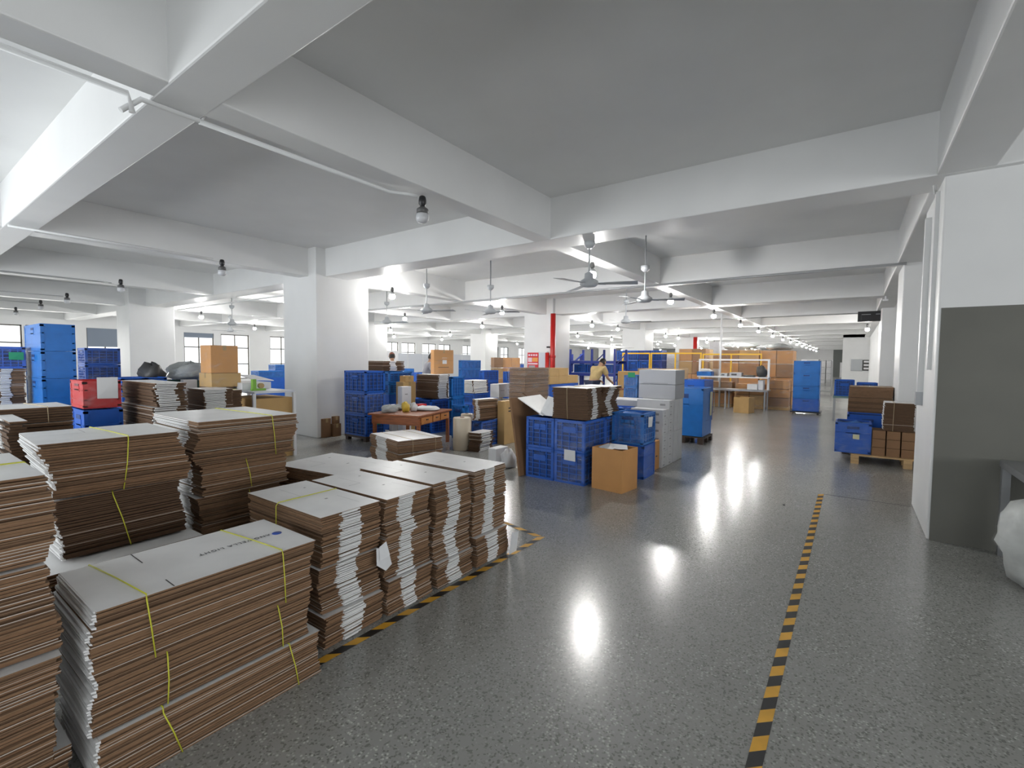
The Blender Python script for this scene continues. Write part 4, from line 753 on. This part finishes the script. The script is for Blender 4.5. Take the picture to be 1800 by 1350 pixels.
# red sign, red pipes
x0, zt = OY(13.6, 931, 620); x1, _ = OY(13.6, 950, 620); xr, _ = OY(13.6, 962, 620); zb_ = OY(13.6, 931, 647)[1]
t = thing('hydrant_cabinet', 'white hydrant cabinet on the pillar with the red pipe', 'cabinet', (x0, 13.59, zb_-.3)); w = xr-x0; h = zt-zb_+.3
MB().box(-.03, w+.04, -.10, 0, -.2, h+.04, 'whitem').build('cabinet_box', t, bevel=.005); MB().box(x1-x0+.02, w, -.108, -.10, .02, h, 'partit').build('glass_door', t)
t = thing('safety_poster', 'red and orange safety poster on the pillar with the red pipe', 'poster', (x0, 13.478, zb_)); w = x1-x0; h = zt-zb_
MB().box(0, w, -.006, 0, 0, h, 'posterR').build('poster_sheet', t); m = MB()
for i in range(4): m.box(w*(.08+.22*i), w*(.24+.22*i), -.008, -.006, h*.78, h*.90, 'posterP')
m.build('headline_blocks', t, kind='stuff')
MB().box(w*.45, w*.95, -.008, -.006, h*.42, h*.68, 'posterO').build('orange_picture', t); MB().box(w*.06, w*.42, -.008, -.006, h*.40, h*.68, 'posterP').build('pale_picture', t); MB().box(w*.05, w*.95, -.008, -.006, h*.24, h*.34, 'posterP').build('pale_band', t); MB().box(w*.1, w*.7, -.008, -.006, h*.05, h*.18, 'inkg').build('small_print', t)
t = thing('fire_pipe', 'tall red fire pipe on the pillar behind the desk', 'pipe', (-8.06, 13.47, 0)); MB().tube([(0, 0, 0), (0, 0, B)], .085, 'redp', 14).build('pipe', t); MB().lathe([(.1, 1.6), (.1, 1.68)], 'redp', n=14).build('pipe_clamp', t); MB().tube([(-.09, -.02, 1.95), (-.2, -.06, 1.95)], .025, 'black', 8).build('valve', t)
x, _ = OY(13.45, 964, 620); tag(MB().tube([(0, 0, 0), (0, 0, OY(13.45, 964, 620)[1])], .07, 'redp', 12).build('fire_pipe', loc=(x, 13.38, 0)), 'short red pipe left of the tall red fire pipe', 'pipe')
tag(MB().tube([(0, 0, 0), (0, 0, B)], .12, 'redp', 12).build('fire_pipe', loc=(-8.02, 30.6, 0)), 'distant red pipe on the third pillar of the row', 'pipe')
# blue rack
def rack(label, x0, x1, y0, y1, zs, ztop, n=1, k='rackb'):
    t = thing('storage_rack', label, 'rack', (x0, y0, 0)); L = x1-x0; D = y1-y0
    for i in range(n+1):
        for y in (0, D): MB().box(L*i/n-.035, L*i/n+.035, y-.03, y+.03, 0, ztop, k).build('upright', t)
        m = MB(); [m.bar((L*i/n, 0, z), (L*i/n, D, z+.45), .03, k) for z in [ztop*.1, ztop*.4, ztop*.7]]; m.build('side_braces', t, kind='stuff')
    for z in zs:
        for y in (0, D): MB().box(0, L, y-.02, y+.02, z-.1, z, k).build('beam', t)
        MB().box(0, L, 0, D, z, z+.01, 'fan').build('shelf', t)
    return t
ya = 15.2; xa = OY(ya, 1003, 620)[0]; xb = OY(ya, 1081, 620)[0]; zr = [OY(ya, 1003, 634)[1], OY(ya, 1003, 655)[1], .15]; ztp = OY(ya, 1003, 614)[1]
rack('blue storage rack behind the bending person', xa, xb, ya, ya+1.0, zr, ztp, 2); rack('blue storage rack bay left of the other, next to the fire pipe', OY(ya, 983, 620)[0], xa-.1, ya, ya+1, [zr[0], zr[1]], zr[0]+.25, 1)
slab('cardboard_sheet', 'large white board lying tilted on top of the blue rack', 'sheet', [(xa-.1, ya-.1, ztp+.16), (xa+1.35, ya-.1, ztp+.015), (xa+2.0, ya+1, ztp+.05), (xa+.4, ya+1, ztp+.22)], .02, 'cartw')
wr = (xb-xa-.2)/3
for i in range(3): crate('blue crate on the lower shelf of the blue rack, %s from the left' % ORD[i], xa+.1+wr*i, xa+.07+wr*(i+1), ya+.1, ya+.7, zr[1]+.012, min(.30, zr[0]-zr[1]-.13), 'blue', 'blued', full=False, group='crates in the blue rack')
# blue cages behind and yellow frames
yb = 18.1; X0 = OY(yb, 1084, 617)[0]; X1 = OY(yb, 1164, 617)[0]; Zt = OY(yb, 1100, 616)[1]; nx = 4; wq = (X1-X0)/nx
for i in range(nx):
    for j in range(5): crate('crate in the high blue wall behind the yellow frame, column %s, level %s' % (ORD[i], ORD[j]), X0+wq*i+.01, X0+wq*(i+1)-.01, yb, yb+.6, Zt*j/5, Zt/5-.006, 'rackb' if (i+j) % 3 == 0 else 'blue', 'blued', full=False, nh=5, nv=4, group='high wall of crates')
def frame(label, pa, pb, ztop, k='yel', posts=2, r=.022, y=17.75, rails=(1.,)):
    x0 = OY(y, pa, 630)[0]; x1 = OY(y, pb, 630)[0]; t = thing('guard_frame', label, 'frame', (x0, y, 0)); L = x1-x0
    for i in range(posts): MB().box(L*i/(posts-1)-r, L*i/(posts-1)+r, -r, r, 0, ztop, k).build('post', t)
    for f in rails: MB().box(0, L, -r*.8, r*.8, ztop*f-.05, ztop*f, k).build('rail', t)
zy = OY(17.75, 1140, 620)[1]
frame('yellow metal guard frame in front of the high crate wall', 1095, 1142, zy, posts=2); frame('yellow metal guard frame in the middle, with doubled posts', 1145, 1232, zy, posts=3); frame('yellow metal guard frame behind the packing bench', 1236, 1338, zy*.98, posts=3)
ex = EX(0, 1120, 1190, 650, 700, xn=-4.9, dx=.7)
x0 = OY(15.0, 1121, 650)[0]; x1 = OY(15.0, 1197, 650)[0]; load('long low ochre carton load before the yellow frames', (x0, x1, 15.0, 15.8, 0, OY(15.0, 1150, 648)[1]), 3, 'cart2')
x0 = OY(14.2, 1086, 655)[0]; x1 = OY(14.2, 1116, 655)[0]; carton('ochre carton load right of the bending person', x0, x1, 14.2, 14.9, 0, OY(14.2, 1100, 653)[1], 'cart2')
for a, b, yt, y, d, l, k in ((1166, 1192, 622, 19.5, 1., 'white topped wrapped load behind the yellow frame', 'cartw'), (1193, 1240, 613, 18.6, 1.2, 'brown wrapped load with white label behind the frames', 'cart2'), (1246, 1263, 600, 20.5, 1., 'tall narrow grey panel load by the white pole', 'cartg'),
                             (1264, 1334, 615, 18.5, 1.1, 'big brown wrapped load behind the packing bench', 'cart'), (1336, 1394, 616, 18.0, 1.1, 'big brown wrapped load at the right end of the row', 'cart')):
    x0 = OY(y, a, 640)[0]; x1 = OY(y, b, 640)[0]; load(l, (x0, x1, y, y+d, 0, OY(y, (a+b)/2, yt)[1]), 4, k)
    if k == 'cart': blob('film_heap', 'crumpled film heap on the %s' % l, 'film heap', ((x0+x1)/2, y+d/2, OY(y, (a+b)/2, yt)[1]+.02), ((x1-x0)*.42, d*.4, .12), 'greybag', int(a))
x0 = OY(17.3, 1352, 690)[0]; x1 = OY(17.3, 1388, 690)[0]; load('low wrapped load of brown and white cartons right of the packing bench', (x0, x1, 17.15, 17.6, 0, OY(17.15, 1360, 668)[1]), 3, 'cart')
load('brown wrapped load under the packing bench shelf', (OY(17.4, 1296, 690)[0], OY(17.4, 1345, 690)[0], 17.08, 17.6, 0, .8), 2, 'cart')
load('pink brown wrapped load left under the packing bench', (OY(17.4, 1245, 690)[0], OY(17.4, 1290, 690)[0], 17.08, 17.6, 0, .85), 2, 'cart')
# packing bench
yb = 16.3; x0, x1 = -4.22, -2.10
t = thing('packing_bench', 'white framed packing bench with upper shelf in the middle distance', 'bench', (x0, yb, 0)); L = x1-x0; zs = OY(yb, 1280, 662)[1]; ztb = OY(yb, 1280, 684)[1]; zu = OY(yb, 1280, 631)[1]
MB().box(0, L, 0, .7, ztb-.05, ztb, 'steel').build('bench_top', t); MB().box(0, L, .15, .55, zs-.04, zs, 'whitem').build('upper_shelf', t); MB().box(0, L, .32, .38, zu-.05, zu, 'whitem').build('top_rail', t)
for x in (.0, L-.06): MB().box(x, x+.06, .32, .38, ztb, zu-.05, 'whitem').build('post', t)
for x in (.05, L*.42, L-.10):
    for y in (.05, .6): MB().box(x, x+.045, y, y+.045, 0, ztb-.05, 'steel').build('leg', t)
px = OY(yb+.3, 1262, 600)[0]; tag(MB().tube([(0, 0, 0), (0, 0, S)], .03, 'whitem', 8).build('white_pole', loc=(px, yb+.74, 0)), 'thin white pole rising to the ceiling behind the packing bench', 'pole')
def onb(px, dy=.35): return OY(yb+dy, px, 660)[0]
crate('light blue open bin on the upper shelf of the packing bench', onb(1227), onb(1253), yb+.18, yb+.5, zs+.002, .14, 'bluel', 'blueli', style='solid')
blob('plastic_bag', 'white bag heaped in the light blue bin on the shelf', 'bag', ((onb(1227)+onb(1253))/2, yb+.34, zs+.13), (.2, .12, .06), 'cartw', 33)
for a, b, h, k, l in ((1268, 1280, .10, 'fan', 'small grey scale on the packing bench shelf'), (1284, 1305, .13, 'cartg', 'pale grey printer on the packing bench shelf'), (1308, 1327, .05, 'black', 'black cables and tools on the packing bench shelf')):
    t2 = thing('desk_device', l, 'device', (onb(a), yb+.2, zs+.002)); w = onb(b)-onb(a); MB().box(0, w, 0, .3, 0, h, k).build('body', t2, bevel=.01); MB().box(w*.15, w*.6, -.004, 0, h*.3, h*.7, 'dark').build('front_panel', t2)
blob('backpack', 'dark backpack at the right end of the packing bench shelf', 'bag', ((onb(1331)+onb(1346))/2, yb+.35, zs), (.16, .14, .2), 'dark', 35, rough=.08)
x_a, x_b = OY(yb+.3, 1314, 684)[0], OY(yb+.3, 1332, 684)[0]; carton('white low carton on the packing bench top', x_a, x_b, yb+.2, yb+.5, ztb+.002, .17, 'cartw', tape=False); x_a, x_b = OY(yb+.35, 1333, 684)[0], OY(yb+.35, 1342, 684)[0]; carton('taller white carton right of the low one on the packing bench', x_a, x_b, yb+.25, yb+.6, ztb+.002, .30, 'cartw', tape=False)
slab('paper_sheet', 'white papers spread on the packing bench top', 'paper', [(-3.3, yb+.1, ztb+.002), (-2.95, yb+.1, ztb+.002), (-2.95, yb+.4, ztb+.002), (-3.3, yb+.4, ztb+.002)], .004, 'paper')
# chair
cx_, cy2 = -3.62, 14.75
t = thing('office_chair', 'brown leather cantilever chair in front of the packing bench', 'chair', (cx_, cy2, 0), R(4))
MB().box(-.24, .24, -.02, .04, .36, .80, 'leather').build('backrest', t, bevel=.015); MB().box(-.24, .24, 0, .46, .34, .42, 'leather').build('seat', t, bevel=.02)
for s_ in (-1, 1): MB().tube([(s_*.27, .0, .62), (s_*.27, .42, .60), (s_*.27, .46, .56), (s_*.27, .44, .05), (s_*.27, .40, .02), (s_*.27, -.02, .02)], .014, 'steel', 8).build('side_frame', t); MB().box(s_*.27-.025, s_*.27+.025, .05, .38, .60, .63, 'black').build('armrest', t)
MB().tube([(-.27, -.02, .02), (.27, -.02, .02)], .014, 'steel', 8).build('floor_bar', t)
xo, yo = P(1318, 727); carton('open brown carton on the floor under the packing bench', xo-.42, xo+.02, yo, yo+.42, 0, .46, 'cart2', R(-12), open_=True); 
# partition
x_ = -21.5; y0_, _ = OX(x_, 688, 640); y1_, zt = OX(x_, 832, 618)
t = thing('partition_screen', 'pale grey panel partition in front of the far windows', 'partition', (x_, y0_, 0)); n = 6; w = (y1_-y0_)/n
for i in range(n): MB().box(-.03, .03, i*w+.02, (i+1)*w-.02, .05, 1.85, 'partit').build('panel', t)
for i in range(n+1): MB().box(-.04, .04, i*w-.02, i*w+.02, 0, 1.88, 'whitem').build('post', t)
y0_, zt = OX(-20, 668, 600); y1_, _ = OX(-20, 700, 600); carton('white stacked boxes standing before the far windows right of the near pillar', -20.6, -20, y0_, y1_, 0, 1.95, 'cartw', tape=False)
# filler stock seen across the hall
rnd = random.Random(77); q = 0
for (px_, xq, n, k, pyt) in ((318, -14, 3, 'blue', 650), (700, -14, 3, 'bluel', 648), (735, -13, 3, 'blue', 655), (905, -12, 3, 'blue', 640), (1168, -7.5, 2, 'blue', 655)):
    y0, _ = OX(xq, px_, 650); zt = OX(xq, px_, pyt)[1]; q += 1
    for j in range(n): crate('blue crate in background stack %s from the left, %s from the floor' % (ORD[q-1], ORD[j]), xq-.6, xq, y0, y0+.8, zt*j/n, zt/n-.005, k, 'blued', full=False, style='solid', group='background crate stacks')
# ------------------------------------------------------------------ people
def skin_mesh(name, pts, edges, radii, k, parent, sub=2, root=0):
    me = bpy.data.meshes.new(name); me.from_pydata(pts, edges, []); o = bpy.data.objects.new(name, me); COL.objects.link(o); me.materials.append(MT[k])
    md = o.modifiers.new('skin', 'SKIN'); md.use_smooth_shade = True
    if not me.skin_vertices: 
        bpy.context.view_layer.update()
    for i, v in enumerate(me.skin_vertices[0].data if me.skin_vertices else []):
        r = radii[i]; v.radius = r if isinstance(r, tuple) else (r, r); v.use_root = (i == root)
    s_ = o.modifiers.new('sub', 'SUBSURF'); s_.levels = sub; s_.render_levels = sub
    if parent: o.parent = parent
    return o
def person(label, loc, rz, J, shirt, trousers, cap=None, group=None):
    t = thing('person', label, 'person', loc, rz)
    N = list(J.keys()); idx = {n: i for i, n in enumerate(N)}
    E_ = [('pelvis', 'waist'), ('waist', 'chest'), ('chest', 'neck'), ('neck', 'head0'), ('head0', 'head1')]
    for s_ in 'LR': E_ += [('chest', 'sh'+s_), ('sh'+s_, 'el'+s_), ('el'+s_, 'wr'+s_), ('wr'+s_, 'pa'+s_), ('pelvis', 'hip'+s_), ('hip'+s_, 'kn'+s_), ('kn'+s_, 'an'+s_), ('an'+s_, 'toe'+s_)]
    Rr = dict(pelvis=(.15, .11), waist=(.13, .10), chest=(.14, .10), neck=.05, head0=.07, head1=.085)
    for s_ in 'LR': Rr.update({'sh'+s_: .065, 'el'+s_: .042, 'wr'+s_: .028, 'pa'+s_: (.04, .018), 'hip'+s_: .09, 'kn'+s_: .06, 'an'+s_: .04, 'toe'+s_: .035})
    pts = [J[n] for n in N]; ed = [(idx[a], idx[b]) for a, b in E_]; rd = [Rr[n] for n in N]
    for s_ in 'LR':         # fingers
        pa, wr = Vector(J['pa'+s_]), Vector(J['wr'+s_]); d = (pa-wr).normalized(); side = d.cross(Vector((0, 0, 1)));  side = side.normalized() if side.length > .1 else Vector((1, 0, 0)); up = side.cross(d)
        for f in range(5):
            off = (f-1.5)*.018 if f < 4 else .035; L = (.065, .078, .072, .055, .05)[f]; b0 = pa+side*off if f < 4 else wr+d*.03+side*.035; dd = d if f < 4 else (d+side*.9).normalized()
            a1 = b0+dd*L*.55-up*.008; a2 = b0+dd*L-up*.028; i0 = len(pts); pts += [tuple(b0), tuple(a1), tuple(a2)]; rd += [.010, .009, .007]; ed += [(idx['pa'+s_], i0), (i0, i0+1), (i0+1, i0+2)]
    skin_mesh('body', pts, ed, rd, 'skin', t, root=0)
    # shirt, trousers follow the body
    g_ = .018; cl = ['pelvis', 'waist', 'chest', 'neckb', 'shL', 'elL', 'shR', 'elR']; JJ = dict(J); JJ['neckb'] = tuple(Vector(J['chest']).lerp(Vector(J['neck']), .75))
    for s_ in 'LR': JJ['el'+s_] = tuple(Vector(J['sh'+s_]).lerp(Vector(J['el'+s_]), .72))
    rr = dict(pelvis=(.165, .125), waist=(.155, .12), chest=(.20, .165), neckb=.085, shL=.10, shR=.10, elL=.078, elR=.078)
    skin_mesh('shirt', [JJ[c] for c in cl], [(0, 1), (1, 2), (2, 3), (2, 4), (4, 5), (2, 6), (6, 7)], [rr[c] for c in cl], shirt, t)
    cl = ['pelvis', 'hipL', 'knL', 'anL', 'hipR', 'knR', 'anR']; skin_mesh('trousers', [J[c] for c in cl], [(0, 1), (1, 2), (2, 3), (0, 4), (4, 5), (5, 6)], [(.165, .125), .11, .08, .06, .11, .08, .06], trousers, t)
    h0, h1 = Vector(J['head0']), Vector(J['head1']); ax = (h1-h0).normalized(); c = h0.lerp(h1, .6); fwd = Vector(J['face'] if 'face' in J else (0, -1, 0)); fwd = (fwd-ax*fwd.dot(ax)).normalized(); sd = ax.cross(fwd)
    def patch(name, k, cond, f, parent=t):
        m = MB(); nn = 20; Rg = []
        for i in range(11):
            th = math.pi*i/10
            Rg.append([c+(ax*math.cos(th)*.125+(fwd*math.cos(2*math.pi*j/nn)*.105+sd*math.sin(2*math.pi*j/nn)*.088)*math.sin(th))*f for j in range(nn)])
        for i in range(10):
            for j in range(nn):
                th = (i+.5)/10; a = abs(((j+.5)/nn+.5) % 1-.5)*2
                if cond(th, a): m.face([Rg[i][j], Rg[i+1][j], Rg[i+1][(j+1) % nn], Rg[i][(j+1) % nn]], k, True)
        return m.build(name, parent)
    hm = patch('hair', 'hair', lambda th, a: th < .30 or (a > .38 and th < .66), 1.06)
    patch('face', 'skin', lambda th, a: True, 1.0)
    m = MB()
    for s_ in (-1, 1): m.lathe([(0, -.008), (.009, 0), (0, .008)], 'ink', tuple(c+fwd*.098+sd*s_*.032), 8)
    m.build('eyes', t)
    n_ = c+fwd*.10-ax*.02; MB().hexa([n_-sd*.014-ax*.02, n_+sd*.014-ax*.02, n_+sd*.014-ax*.02+fwd*.02, n_-sd*.014-ax*.02+fwd*.02, n_-sd*.006+ax*.03, n_+sd*.006+ax*.03, n_+sd*.006+ax*.03+fwd*.006, n_-sd*.006+ax*.03+fwd*.006], 'skin').build('nose', t)
    m_ = c+fwd*.093-ax*.062; MB().bar(m_-sd*.022, m_+sd*.022, .008, 'maroon').build('mouth', t)
    for s_ in (-1, 1): MB().lathe([(0, -.03), (.014, -.02), (.016, .01), (0, .03)], 'skin', tuple(c+sd*s_*.09-ax*.0), 8).build('ear', t)
    if cap:
        patch('cap', cap, lambda th, a: th < .38, 1.12); b_ = c+ax*.04+fwd*.09
        MB().hexa([b_-sd*.07, b_+sd*.07, b_+sd*.05+fwd*.09-ax*.01, b_-sd*.05+fwd*.09-ax*.01, b_-sd*.07+ax*.012, b_+sd*.07+ax*.012, b_+sd*.05+fwd*.09+ax*.0, b_-sd*.05+fwd*.09+ax*.0], cap).build('cap_peak', t)
    return t
def joints(lean, dz=0, arm=(.30, -.35)):      # lean: forward (-y) tilt of the trunk, radians
    d = Vector((0, -math.sin(lean), math.cos(lean))); pv = Vector((0, .0, .90)); ch = pv+d*.40; nk = pv+d*.56; hd = Vector((0, -math.sin(lean*1.25), math.cos(lean*1.25)))
    J = dict(pelvis=tuple(pv), waist=tuple(pv+d*.18), chest=tuple(ch), neck=tuple(nk), head0=tuple(nk+hd*.09), head1=tuple(nk+hd*.20))
    for s_, g_ in (('L', 1), ('R', -1)):
        sh = ch+d*.08+Vector((g_*.19, 0, 0)); el = sh+Vector((g_*.05, -.10, -.27)); wr = el+Vector((-g_*.04, -.20, -.10)); pa = wr+Vector((-g_*.01, -.07, -.03))
        J.update({'sh'+s_: tuple(sh), 'el'+s_: tuple(el), 'wr'+s_: tuple(wr), 'pa'+s_: tuple(pa), 'hip'+s_: (g_*.10, 0, .86), 'kn'+s_: (g_*.11, -.02, .47), 'an'+s_: (g_*.11, .02, .09), 'toe'+s_: (g_*.12, -.14, .035)})
    J2 = {k: v for k, v in J.items()}; return J2
x, y = OY(12.2, 1041, 680)[0], 12.2
person('person in a beige shirt bending over, back to the camera, behind the dark cardboard stacks', (x, y, 0), R(165), joints(.62), 'beige', 'navy')
t = thing('work_table', 'low work table the bending person leans over', 'table', (x-.3, 13.15, 0)); MB().box(-.7, .8, -.25, .35, .66, .70, 'woodr').build('table_top', t)
for a in (-.66, .74):
    for b in (-.2, .3): MB().box(a, a+.04, b, b+.04, 0, .66, 'steel').build('leg', t)
x, y = OX(-11.5, 691, 650)[0], 0
person('person in a brown cap looking down, behind the blue crates right of the near pillar', (-11.5, x, 0), R(-120), joints(.25), 'beige', 'navy', 'capm')
yq = OX(-10.2, 746, 650)[0]
person('dark haired person in a grey shirt sitting low beside the upright brown carton', (-10.2, yq, -.0), R(150), joints(.30), 'greyc', 'navy')

for o in COL.objects:
    if o.get('label') and len(o['label'].replace(',', ' ').split()) > 16: print('LONG', o.name, o['label'])
